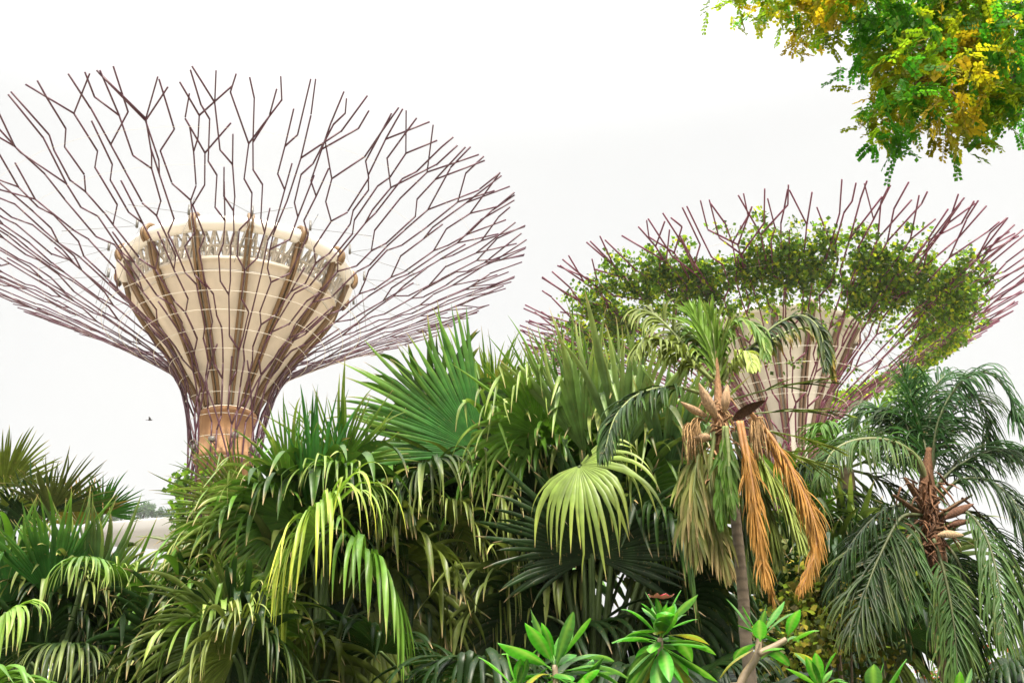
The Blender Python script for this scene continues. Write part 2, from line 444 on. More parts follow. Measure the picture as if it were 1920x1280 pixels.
LH = 34.0
t1, surf1 = tower(-.4776 * LH, 1.7362 * LH, LH + 1.7, .511 * LH, 11,
    'taller steel tree tower, cream funnel with ochre ribs, bare branches', dict(
        prof=[(.086, .62), (.105, .57), (.15, .50), (.21, .405), (.28, .31), (.335, .225), (.358, .16), (.373, .122)], cloth_u=.80, tube_r=.42,
        phase=.25, trunk_r=.088, trunk_mat=MAT['trunk']),
    MAT['steel'], MAT['cream'], MAT['gold'], 14, True, 24)
t2, surf2 = tower(.5022 * LH, 1.98414 * LH, .93943 * LH + 1.7, .4872 * LH, 23,
    'lower steel tree tower, white funnel, leafy vine across its canopy', dict(
        prof=[(.080, .70), (.092, .63), (.118, .53), (.155, .44), (.20, .34), (.255, .24), (.30, .165), (.335, .115)], cloth_u=.985, tube_r=.2,
        phase=.1, trunk_r=.082, trunk_mat=surface('grey concrete', (.30, .27, .20), .8, .25, 1.2, .15)),
    MAT['steel2'], MAT['white'], MAT['brown'], 14, False, 24)

# ---- planting on the towers
VT = [(.06, .12, .007), (.10, .16, .008), (.17, .20, .010), (.035, .075, .007), (.03, .06, .006), (.05, .11, .008)]
def canopy_vine():
    rng = np.random.default_rng(5); acc = Acc()
    for k in range(3600):
        th = rng.uniform(0, 2 * math.pi)
        r = .665 - .06 * min(0, math.cos(th)) + rng.normal() * .068 + .03 * math.sin(7 * th)
        q = math.sin(11 * th + 1) * .6 + math.sin(23 * th + 9 * r) * .6 + math.sin(31 * r + 7 * th) * .6
        if q + rng.normal() * .35 < -.85: continue
        if math.sin(th) > -.35 and rng.random() < .55: continue
        p = surf2(th, PROF.u_of_r(min(.9, r)), rng.uniform(-.1, .7))
        leaf_clump(acc, p, rng.uniform(.3, .75), int(rng.integers(9, 30)), .30, rng, VT, .6, .3)
    for k in range(90):
        th = rng.uniform(0, 2 * math.pi); r = rng.uniform(.32, .56)
        p = surf2(th, PROF.u_of_r(r), rng.uniform(.0, .3)); leaf_clump(acc, p, .4, 9, .3, rng, VT, .8, .5)
    o = acc.build('climbing_vine', MAT['vine'])
    tag(o, 'yellow green vine spread over the canopy of the lower tower', 'vine', 'vines growing on the towers')
    acc = Acc()
    for k in range(16):
        th0 = rng.uniform(0, 6.28); f = np.linspace(0, 1, 14); sw = rng.uniform(-.5, .5)
        tube(acc, np.array([surf2(th0 + sw * a, .15 + a * .55, .15 + .1 * math.sin(9 * a)) for a in f]), .03, 4)
    st = acc.build('vine_stem', MAT['stem'], None); st.parent = o
    for c in st.data.color_attributes['Tint'].data: c.color = (.12, .07, .04, 1)
canopy_vine()
def trunk_vine(cx, cy, r, z1, seed, label, tints, bias):
    rng = np.random.default_rng(seed); acc = Acc()
    for k in range(150):
        th = rng.uniform(0, 2 * math.pi); z = z1 * (1 - rng.random() ** 1.6 * .75) - rng.exponential(.6)
        if math.cos(th - bias) < 0 and z > z1 - 2.2: z -= 2.2
        leaf_clump(acc, V(cx + r * math.cos(th), cy + r * math.sin(th), z), .8, 40, .36, rng, tints, 1.0, .4)
    o = acc.build('climbing_vine', MAT['vine']); tag(o, label, 'vine', 'vines growing on the towers')
G2 = [(.08, .17, .012), (.05, .12, .012), (.11, .2, .015), (.03, .07, .01)]

# ------------------------------------------------------------------ palm leaf builders
C = dict(emerald=(.030, .112, .020), mid=(.062, .145, .015), pale=(.27, .33, .085), yellow=(.46, .45, .05), dark=(.011, .03, .006),  # dark and pale also put inner shade and sunlit tops into leaf colour
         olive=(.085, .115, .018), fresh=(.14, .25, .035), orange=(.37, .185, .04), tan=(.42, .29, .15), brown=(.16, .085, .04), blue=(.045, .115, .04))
def fan_leaf(root, base, hub, a, n, R, rng, span=110, nseg=54, split=.55, droop=.5, kink=.1, cup=.15, fold=0.0,
             tint='mid', tip=None, side=.8, pet=True, name='fan_leaf', pleat=.55):
    a = norm(a); n = norm(n - a * np.dot(n, a)); b = np.cross(n, a)
    sp = RAD(span); dphi = 2 * sp / nseg
    phi = np.linspace(-sp, sp, nseg) + rng.normal(size=nseg) * dphi * .12
    d = (np.cos(phi)[:, None] * a + np.sin(phi)[:, None] * b + n * cup + n * fold * np.abs(np.sin(phi))[:, None])
    d = norm(d)
    L = R * (side + (1 - side) * np.cos(phi * .8)) * (1 + rng.normal(size=nseg) * .09)
    spl = np.clip(split + .05 + rng.normal(size=nseg) * .03, .2, .8)
    K = 13; ts = np.concatenate([np.linspace(.03, .55, 5), np.linspace(.62, 1, K - 5)])
    pos = np.zeros((nseg, K, 3)); dirs = np.zeros((nseg, K, 3))
    cur = d.copy(); dr = droop * rng.uniform(.45, 1.55, nseg)
    kk = rng.random(nseg) < kink; tk = rng.uniform(.58, .85, nseg)
    wob = rng.normal(size=(nseg, 3)) * .6
    p = hub + cur * (ts[0] * L)[:, None]; pos[:, 0] = p; dirs[:, 0] = cur
    for k in range(1, K):
        dt = ts[k] - ts[k - 1]
        x = np.clip((ts[k] - spl * .55) / (1 - spl * .55), 0, 1)
        cur = norm(cur + DOWN * (dr * x * dt * 7.0)[:, None] + wob * (x * dt)[:, None])
        hit = kk & (ts[k] >= tk) & (ts[k - 1] < tk)
        if hit.any(): cur[hit] = norm(cur[hit] * .25 + DOWN + rng.normal(size=(hit.sum(), 3)) * .22)
        p = p + cur * (dt * L)[:, None]; pos[:, k] = p; dirs[:, k] = cur
    s0 = -np.sin(phi)[:, None] * a + np.cos(phi)[:, None] * b
    s = s0[:, None] - dirs * (s0[:, None] * dirs).sum(-1, keepdims=True); s = norm(s)
    tw = (rng.normal(size=nseg) * .6)[:, None, None] * np.clip((ts[None] - spl[:, None]) / (1 - spl[:, None]), 0, 1)[..., None]
    m = norm(np.cross(dirs, s)); s = norm(s * np.cos(tw) + m * np.sin(tw)); m = norm(np.cross(dirs, s))
    T = ts[None]; S = spl[:, None]
    x = np.clip((T - S) / (1 - S), 0, 1)
    half = (dphi / 2 * 1.3) * L[:, None] * np.where(T < S, T, S * (1 - .26 * np.minimum(1, x * 4)) * (1 - x ** 2.4))
    half = np.maximum(half, .0012)[..., None]
    v = np.stack([pos - s * half, pos + m * half * pleat, pos + s * half], 2)
    q = grid_q(K, 3)[None] + (np.arange(nseg) * K * 3)[:, None, None]
    t0 = np.array(C[tint]) if isinstance(tint, str) else np.array(tint)
    tp = np.array(C[tip] if isinstance(tip, str) else tip) if tip else t0 * 1.25
    sv = rng.uniform(.8, 1.22, (nseg, 1, 1))
    if tip: segtip = (rng.random((nseg, 1, 1)) * .8 + .2)
    else: segtip = 1.0
    f = np.clip((T - .45) / .5, 0, 1)[..., None] * segtip
    col = (t0 * (1 - f) + tp * f) * sv
    end = np.clip((T - .93) / .05, 0, 1)[..., None] * (rng.random((nseg, 1, 1)) < .7)
    col = col * (1 - end) + np.array(C['tan']) * end
    col = np.repeat(col[:, :, None], 3, 2); col[:, :, 1] *= 1.12
    acc = Acc(); acc.add(v.reshape(-1, 3), q.reshape(-1, 4), col.reshape(-1, 3))
    o = acc.build(name, MAT['palm'], root, loc=hub)
    if pet:
        acc = Acc(); ln = np.linalg.norm(hub - base)
        pts = bez(base, base + norm(norm(hub - base) + UP * .5) * ln * .35, hub - norm(a + norm(hub - base) * .8 ) * ln * .3, hub + a * .02, 16)
        pc = np.array([.05, .085, .018]) * rng.uniform(.7, 1.2)
        tube(acc, pts, np.linspace(.042, .018, 16), 6, pc); acc.build('petiole', MAT['stem'], o, smooth=True)
    return o

def palm(base_px, Y, label, leaves, seed, fill=(), back=None, trunk_r=.16, fillR=1.35, fillhub=1.9, name='fan_palm', group='fan palms massed below the towers', filltint=('dark', 'mid', 'olive')):
    rng = np.random.default_rng(seed)
    base = at(base_px[0], base_px[1], Y); base[2] = max(base[2], .6)
    root = thing(name, label, 'palm', (base[0], base[1], 0), group)
    acc = Acc(); zz = np.linspace(0, base[2] + .25, 12)
    tube(acc, np.stack([np.full(12, base[0]), np.full(12, base[1]), zz], 1), trunk_r * (1 + .08 * np.sin(zz * 30)), 12, (.10, .07, .045))
    acc.build('trunk', MAT['fibre'], root)
    for l in leaves:
        l = dict(l); hx, hy = l.pop('hub'); dy = l.pop('dy', 0.0); ang = l.pop('ang', 0); tow = l.pop('tow', 0); face = l.pop('face', 0)
        Rp = l.pop('R'); hub = at(hx, hy, Y + dy)
        dist = np.dot(hub - EYE, FW)
        a = idir(ang, tow); c = norm(EYE - hub); c = norm(c - a * np.dot(c, a)); s = np.cross(a, c)
        n = math.cos(RAD(face)) * c + math.sin(RAD(face)) * s
        fan_leaf(root, base, hub, a, n, Rp * dist / FPX, rng, **l)
    if back:
        bx, by, rx, ry, cnt = back
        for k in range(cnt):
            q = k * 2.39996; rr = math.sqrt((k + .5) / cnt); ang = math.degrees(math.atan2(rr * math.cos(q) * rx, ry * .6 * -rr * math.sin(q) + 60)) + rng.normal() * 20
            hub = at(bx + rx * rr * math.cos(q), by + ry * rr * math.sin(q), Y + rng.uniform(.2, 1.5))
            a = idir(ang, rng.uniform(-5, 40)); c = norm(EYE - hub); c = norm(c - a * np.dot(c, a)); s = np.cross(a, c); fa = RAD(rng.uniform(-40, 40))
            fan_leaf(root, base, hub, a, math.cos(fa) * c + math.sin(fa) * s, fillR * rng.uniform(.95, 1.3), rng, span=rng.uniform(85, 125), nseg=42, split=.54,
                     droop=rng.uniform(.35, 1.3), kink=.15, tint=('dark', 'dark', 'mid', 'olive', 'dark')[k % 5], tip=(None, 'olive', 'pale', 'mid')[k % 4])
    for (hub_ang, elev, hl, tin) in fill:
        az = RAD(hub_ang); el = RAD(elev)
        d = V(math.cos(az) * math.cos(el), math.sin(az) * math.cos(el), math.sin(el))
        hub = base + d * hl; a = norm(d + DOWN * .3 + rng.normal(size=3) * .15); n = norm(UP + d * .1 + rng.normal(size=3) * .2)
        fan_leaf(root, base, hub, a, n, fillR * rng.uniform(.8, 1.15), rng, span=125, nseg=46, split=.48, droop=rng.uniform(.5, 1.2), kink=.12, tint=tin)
    return root
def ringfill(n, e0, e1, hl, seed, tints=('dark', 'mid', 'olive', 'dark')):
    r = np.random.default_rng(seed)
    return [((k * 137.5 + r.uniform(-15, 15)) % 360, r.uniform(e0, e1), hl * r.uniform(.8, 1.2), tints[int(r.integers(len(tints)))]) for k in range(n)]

# central palm
palm((1115, 1420), 12.0, 'big fan palm in the middle with a pale drooping leaf hanging in front', [
    dict(hub=(1112, 1042), dy=-.45, ang=0, tow=-15, R=225, span=118, nseg=62, split=.6, droop=.12, kink=.03, tint='dark', cup=.2),
    dict(hub=(1086, 872), dy=-.9, ang=138, tow=44, face=-8, R=205, span=104, nseg=32, split=.33, droop=1.35, kink=.22, tint=(.15, .22, .04), tip=(.29, .33, .06), cup=.05),
    dict(hub=(1130, 885), dy=.3, ang=-3, tow=0, face=25, R=300, span=34, nseg=30, split=.5, droop=.03, kink=.14, tint=(.075, .15, .05), tip='pale', cup=-.1, pleat=.9),
    dict(hub=(1225, 900), dy=.6, ang=6, tow=0, face=-20, R=275, span=40, nseg=30, split=.5, droop=.04, kink=.14, tint=(.075, .15, .05), tip='pale', pleat=.9),
    dict(hub=(1070, 860), dy=.5, ang=-22, tow=5, face=20, R=270, span=32, nseg=23, split=.42, droop=.04, kink=.16, tint='mid', tip='fresh', pleat=.9),
    dict(hub=(1165, 860), dy=-.5, ang=3, tow=0, face=12, R=262, span=30, nseg=15, split=.5, droop=.04, kink=.16, tint=(.11, .19, .065), tip='pale', pleat=.9),
    dict(hub=(1095, 850), dy=-.3, ang=-10, tow=0, face=-15, R=235, span=28, nseg=14, split=.48, droop=.05, kink=.2, tint=(.10, .18, .05), tip='pale', pleat=.9),
    dict(hub=(1250, 900), dy=-.3, ang=10, tow=5, face=15, R=220, span=34, nseg=16, split=.5, droop=.08, kink=.2, tint=(.07, .15, .06), tip='pale', pleat=.9),
    dict(hub=(1010, 960), dy=.3, ang=-60, tow=15, R=185, span=100, split=.55, droop=.5, kink=.12, tint='dark', tip='mid'),
    dict(hub=(1262, 1000), dy=-.4, ang=35, tow=68, R=190, span=80, nseg=26, split=.4, droop=2.2, kink=.1, tint='dark', tip='mid'),
    dict(hub=(1010, 815), dy=-.2, ang=-72, tow=25, R=215, span=75, nseg=36, split=.42, droop=.7, kink=.45, tint='mid', tip='pale'),
    dict(hub=(1190, 930), dy=-.2, ang=75, tow=25, R=190, span=90, nseg=39, split=.45, droop=.7, kink=.3, tint='mid', tip='pale'),
    dict(hub=(1260, 1080), dy=.5, ang=95, tow=10, R=200, span=115, split=.55, droop=.7, tint='dark'),
    dict(hub=(1000, 1080), dy=.5, ang=-100, tow=20, R=190, span=115, split=.5, droop=1.0, tint='dark', tip='olive'),
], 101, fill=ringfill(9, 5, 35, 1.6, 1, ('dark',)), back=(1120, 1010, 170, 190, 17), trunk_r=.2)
palm((860, 1420), 13.0, 'tall fan palm left of centre with one broad smooth green blade', [
    dict(hub=(905, 850), dy=-.2, ang=-48, tow=5, face=20, R=285, span=46, nseg=39, split=.6, droop=.05, kink=.04, tint='emerald', tip='fresh', cup=.05),
    dict(hub=(915, 860), dy=.6, ang=2, tow=0, face=-25, R=240, span=45, nseg=31, split=.45, droop=.05, kink=.16, tint='mid', tip='fresh', pleat=.9),
    dict(hub=(800, 890), dy=-1.0, ang=-25, tow=58, R=215, span=105, nseg=46, split=.38, droop=1.3, kink=.3, tint='dark', tip='pale'),
    dict(hub=(845, 985), dy=-1.0, ang=60, tow=35, R=150, span=85, nseg=36, split=.4, droop=1.1, kink=.2, tint='olive', tip='pale'),
    dict(hub=(915, 1000), dy=-.6, ang=80, tow=55, R=230, span=100, nseg=46, split=.36, droop=1.9, kink=.1, tint='olive', tip='pale'),
    dict(hub=(790, 1080), dy=.3, ang=-140, tow=25, R=200, span=115, split=.5, droop=1.0, tint='dark'),
    dict(hub=(930, 830), dy=-.5, ang=55, tow=35, R=200, span=75, nseg=24, split=.42, droop=.9, kink=.5, tint='mid', tip='pale'),
    dict(hub=(850, 860), dy=.9, ang=-30, tow=0, R=190, span=70, nseg=24, split=.45, droop=.15, kink=.2, tint='mid', tip='pale'),
    dict(hub=(730, 960), dy=.2, ang=-70, tow=30, R=190, span=100, split=.45, droop=.9, kink=.2, tint='dark', tip='olive'),
    dict(hub=(860, 1070), dy=-.3, ang=150, tow=40, R=190, span=105, split=.42, droop=1.5, tint='dark', tip='olive'),
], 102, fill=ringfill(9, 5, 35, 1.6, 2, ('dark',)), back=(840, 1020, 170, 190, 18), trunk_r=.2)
palm((570, 1430), 11.6, 'fan palm with yellow tipped leaf tips drooping in a wide curtain', [
    dict(hub=(585, 985), dy=.2, ang=1, tow=0, face=68, R=255, span=46, nseg=24, split=.5, droop=.02, kink=.03, tint='emerald', cup=0, fold=.2, pleat=.7),
    dict(hub=(548, 975), dy=-.2, ang=-72, tow=18, R=235, span=75, nseg=47, split=.45, droop=.75, kink=.1, tint='mid', tip='pale'),
    dict(hub=(600, 1000), dy=-1.0, ang=-40, tow=58, R=300, span=80, nseg=46, split=.36, droop=1.5, kink=.06, tint='fresh', tip='yellow', side=.85),
    dict(hub=(690, 1060), dy=-.9, ang=50, tow=50, R=270, span=70, nseg=24, split=.36, droop=1.5, kink=.04, tint='mid', tip='fresh'),
    dict(hub=(540, 900), dy=.5, ang=-10, tow=0, face=30, R=150, span=50, nseg=16, split=.3, droop=.08, kink=.1, tint='mid'),
    dict(hub=(640, 880), dy=.6, ang=12, tow=5, face=-20, R=175, span=62, nseg=26, split=.35, droop=.1, kink=.2, tint='mid', tip='pale'),
    dict(hub=(468, 962), dy=1.2, ang=-52, tow=0, face=0, R=175, span=38, nseg=30, split=.45, droop=.12, kink=.06, tint='olive', tip='mid'),
    dict(hub=(640, 900), dy=-.3, ang=30, tow=40, R=170, span=95, nseg=44, split=.38, droop=.9, kink=.4, tint='mid', tip='pale'),
    dict(hub=(470, 1060), dy=.2, ang=-75, tow=20, R=210, span=100, split=.42, droop=.8, tint='dark', tip='olive'),
    dict(hub=(600, 1090), dy=.6, ang=180, tow=20, R=170, span=120, split=.5, droop=1.2, tint='dark'),
    dict(hub=(445, 1045), dy=-.1, ang=-80, tow=30, R=200, span=55, nseg=24, split=.3, droop=.7, kink=.1, tint='olive', tip='pale'),
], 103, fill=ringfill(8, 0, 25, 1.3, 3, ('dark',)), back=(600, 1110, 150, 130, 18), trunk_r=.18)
palm((60, 1440), 11.0, 'low fan palm at the left edge with upright blades and hanging tips', [
    dict(hub=(95, 1120), ang=-4, tow=0, face=15, R=200, span=42, nseg=26, split=.5, droop=.03, kink=.08, tint='emerald', tip='fresh', pleat=.9),
    dict(hub=(165, 1140), dy=.3, ang=8, tow=0, face=-15, R=215, span=44, nseg=24, split=.5, droop=.03, kink=.12, tint='blue', tip='pale', pleat=.9),
    dict(hub=(215, 1160), dy=.6, ang=26, tow=0, face=20, R=180, span=48, nseg=24, split=.45, droop=.06, kink=.1, tint='mid', tip='fresh', pleat=.9),
    dict(hub=(15, 1140), dy=.2, ang=-22, tow=0, R=195, span=50, nseg=24, split=.5, droop=.03, kink=.06, tint='emerald', tip='fresh', pleat=.9),
    dict(hub=(10, 1150), dy=-1.0, ang=35, tow=62, R=150, span=75, nseg=26, split=.4, droop=2.2, kink=.3, tint='fresh', tip='pale'),
    dict(hub=(165, 1050), dy=-.5, ang=30, tow=50, R=120, span=85, nseg=30, split=.36, droop=1.2, kink=.5, tint='mid', tip='pale'),
    dict(hub=(130, 1220), dy=-.3, ang=30, tow=45, R=190, span=100, split=.45, droop=1.0, kink=.2, tint='dark', tip='pale'),
    dict(hub=(60, 1240), dy=-.2, ang=-60, tow=35, R=170, span=110, split=.5, droop=.8, tint='dark'),
    dict(hub=(225, 1100), dy=.2, ang=35, tow=20, R=115, span=80, nseg=30, split=.38, droop=.3, kink=.3, tint='mid', tip='pale'),
], 104, fill=ringfill(9, 0, 28, 1.2, 4), back=(90, 1200, 120, 90, 12), fillR=1.1)
palm((440, 1480), 10.4, 'low fan palm whose pleated leaf arches over the bottom edge', [
    dict(hub=(438, 1205), ang=-68, tow=20, R=205, span=62, nseg=44, split=.58, droop=.55, kink=.08, tint=(.06, .095, .02), tip='olive', cup=.1),
    dict(hub=(420, 1140), dy=.5, ang=-25, tow=10, R=120, span=80, split=.45, droop=.5, kink=.1, tint='mid', tip='olive'),
    dict(hub=(440, 1230), dy=-.5, ang=-50, tow=50, R=220, span=75, nseg=36, split=.4, droop=1.1, kink=.05, tint='olive', tip='pale'),
    dict(hub=(490, 1200), dy=-.3, ang=45, tow=40, R=200, span=85, nseg=39, split=.4, droop=1.2, tint='dark', tip='olive'),
    dict(hub=(370, 1130), dy=.6, ang=-10, tow=15, R=120, span=90, split=.42, droop=.5, kink=.3, tint='dark', tip='olive'),
], 105, fill=ringfill(8, 0, 22, 1.1, 5), back=(410, 1240, 110, 70, 10), fillR=1.05)
palm((20, 1190), 17.0, 'dark stiff fan palm at the far left rising above the low one', [
    dict(hub=(5, 915), ang=12, face=0, R=120, span=72, nseg=39, split=.5, droop=.03, kink=.02, tint='olive', cup=.1),
    dict(hub=(95, 960), ang=22, face=20, R=130, span=70, nseg=39, split=.45, droop=.05, kink=.02, tint=(.055, .07, .018)),
    dict(hub=(60, 985), ang=-20, face=0, R=110, span=80, nseg=39, split=.5, droop=.05, tint='dark'),
    dict(hub=(20, 960), ang=45, tow=20, R=90, span=85, nseg=36, split=.45, droop=.4, tint='olive'),
], 106, fill=ringfill(7, 0, 50, 1.2, 6, ('dark', 'olive')), fillR=.95)
palm((190, 1150), 17.5, 'small bright fan palm with rusty leaf tips beside the far hotel', [
    dict(hub=(192, 962), ang=24, face=15, R=80, span=85, nseg=39, split=.5, droop=.03, kink=.02, tint=(.03, .10, .015), cup=.1),
    dict(hub=(150, 985), ang=-8, face=0, R=90, span=70, nseg=24, split=.45, droop=.05, tint=(.14, .12, .02), tip='orange'),
], 107, fill=ringfill(5, -10, 20, .8, 7, ('dark', 'olive')), fillR=.8)
palm((935, 1200), 17.5, 'bright yellow green fan palm peeping out behind the tall ones', [
    dict(hub=(925, 742), ang=-4, face=0, R=98, span=80, nseg=46, split=.5, droop=.04, kink=.02, tint=(.13, .20, .02), cup=.1),
    dict(hub=(960, 760), ang=18, face=20, R=90, span=75, nseg=39, split=.5, droop=.05, kink=.02, tint=(.09, .17, .02), tip='orange'),
    dict(hub=(870, 770), ang=-25, face=0, R=80, span=80, nseg=39, split=.5, droop=.08, kink=.02, tint=(.14, .2, .03), tip='orange'),
], 108, fill=ringfill(5, 30, 70, 2.2, 8, ('mid', 'olive')), fillR=1.0)
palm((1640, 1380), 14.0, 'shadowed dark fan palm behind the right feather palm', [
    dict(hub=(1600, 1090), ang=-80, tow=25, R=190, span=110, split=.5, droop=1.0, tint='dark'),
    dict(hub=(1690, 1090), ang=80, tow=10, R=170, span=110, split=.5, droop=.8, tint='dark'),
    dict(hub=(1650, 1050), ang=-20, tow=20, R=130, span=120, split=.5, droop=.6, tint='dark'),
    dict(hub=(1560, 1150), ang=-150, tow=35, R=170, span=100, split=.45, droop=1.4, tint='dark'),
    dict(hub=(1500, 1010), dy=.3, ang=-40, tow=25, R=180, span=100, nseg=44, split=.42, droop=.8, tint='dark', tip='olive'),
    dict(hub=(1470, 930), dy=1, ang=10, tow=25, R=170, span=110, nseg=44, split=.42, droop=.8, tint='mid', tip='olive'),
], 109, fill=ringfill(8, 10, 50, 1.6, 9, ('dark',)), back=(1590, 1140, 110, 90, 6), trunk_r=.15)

# ------------------------------------------------------------------ feather palms
def frond(root, base, d0, L, rng, droop=.5, leaf=.5, ldroop=.6, M=52, tint='mid', tip=None, nrm=None, width=.030, ang0=62, ang1=25,
          t0=.16, rcol=(.16, .2, .06), rr=.022, curl=1.6, lift=.25, name='frond', ragged=.1, path=None):
    K = 46; ds = 1.0 / (K - 1); p = np.zeros((K, 3)); T = np.zeros((K, 3)); N = np.zeros((K, 3))
    cur = norm(d0); n = UP if nrm is None else np.asarray(nrm, float)
    if abs(np.dot(n, cur)) > .97: n = -FW
    n = norm(n - cur * np.dot(n, cur)); pos = np.array(base, float)
    wob = norm(rng.normal(size=3)) * .25
    for k in range(K):
        p[k] = pos; T[k] = cur; N[k] = n
        x = k * ds
        cur = norm(cur + DOWN * droop * ds * (.35 + curl * x ** 1.2) * (2.0) * (1 + .0 * x) + wob * ds * x)
        n = norm(n - cur * np.dot(n, cur)); pos = pos + cur * ds * L
    if path is not None:
        D = catmull(path, 14); Ls = np.concatenate([[0], np.cumsum(np.linalg.norm(np.diff(D, axis=0), axis=1))])
        p = np.stack([np.interp(np.linspace(0, Ls[-1], K), Ls, D[:, c]) for c in range(3)], 1)
        T = norm(np.gradient(p, axis=0)); ref = UP - FW * .45 + rng.normal(size=3) * .15
        N = norm(ref - T * (T @ ref)[:, None]); base = p[0]
    acc = Acc(); t = np.linspace(t0, .995, M)
    t = np.repeat(t, 2) + rng.normal(size=2 * M) * .003; sg = np.tile([-1.0, 1.0], M)
    keep = rng.random(2 * M) > ragged * .6
    t, sg = t[keep], sg[keep]; m = len(t)
    ii = np.clip(t, 0, 1) * (K - 1); 
    def it(A): return np.stack([np.interp(ii, np.arange(K), A[:, c]) for c in range(3)], 1)
    o_, T_, N_ = it(p), norm(it(T)), norm(it(N)); S_ = np.cross(T_, N_)
    al = RAD(1) * (ang0 + (ang1 - ang0) * t + rng.normal(size=m) * 9)
    d = norm(T_ * np.cos(al)[:, None] + S_ * (sg * np.sin(al))[:, None] + N_ * lift + rng.normal(size=(m, 3)) * .12)
    ll = leaf * np.interp(t, [t0, .3, .6, .85, 1], [.55, 1, 1, .7, .32]) * (1 + rng.normal(size=m) * .1)
    k2 = 7; ts = np.linspace(0, 1, k2); P = np.zeros((m, k2, 3)); D = np.zeros((m, k2, 3)); q = o_.copy()
    ld = ldroop * rng.uniform(.6, 1.4, m)
    for k in range(k2):
        P[:, k] = q; D[:, k] = d
        d = norm(d + DOWN * (ld * (.25 + ts[k]) * .55)[:, None]); q = q + d * (ll / (k2 - 1))[:, None]
    side = norm(np.cross(D, N_[:, None] + UP * .05)); mm = norm(np.cross(D, side))
    wv = width / 2 * np.array([.5, .95, 1, .95, .8, .5, .06])[None, :, None] * rng.uniform(.8, 1.2, (m, 1, 1))
    v = np.stack([P - side * wv, P + mm * wv * .6, P + side * wv], 2)
    quads = grid_q(k2, 3)[None] + (np.arange(m) * k2 * 3)[:, None, None]
    c0 = np.array(C[tint]) if isinstance(tint, str) else np.array(tint)
    tp = np.array(C[tip]) if isinstance(tip, str) else (c0 * 1.2 if tip is None else np.array(tip))
    f = (ts ** 1.5)[None, :, None] * rng.random((m, 1, 1))
    col = (c0 * (1 - f) + tp * f) * rng.uniform(.75, 1.25, (m, 1, 1))
    col = np.repeat(col[:, :, None], 3, 2)
    acc.add(v.reshape(-1, 3), quads.reshape(-1, 4), col.reshape(-1, 3))
    o = acc.build(name, MAT['frond'], root, loc=base)
    acc = Acc(); tube(acc, p, np.linspace(rr, .004, K), 6, rcol); acc.build('midrib', MAT['stem'], o, smooth=True)
    return o

def spathe(root, p, d, L, W, n, col=(.30, .16, .10)):
    d = norm(d); n = norm(n - d * np.dot(n, d)); s = np.cross(d, n); K = 12
    t = np.linspace(0, 1, K); hw = W * np.sin(math.pi * np.clip(t, 0.03, .995) ** .8) ** .9 + .004
    mrows = []
    for a in np.linspace(-1.25, 1.25, 7):
        mrows.append(p + d * (t * L)[:, None] + s * (hw * math.sin(a))[:, None] - n * (hw * (math.cos(a)) * .9)[:, None] + n * (.12 * L * t ** 2)[:, None])
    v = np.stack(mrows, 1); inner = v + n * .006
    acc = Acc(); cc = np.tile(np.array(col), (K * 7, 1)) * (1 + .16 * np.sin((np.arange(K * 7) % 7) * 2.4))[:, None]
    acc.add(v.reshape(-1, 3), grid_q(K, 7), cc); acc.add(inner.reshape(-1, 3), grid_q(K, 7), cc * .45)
    return acc.build('spathe', MAT['fibre'], root, smooth=True)

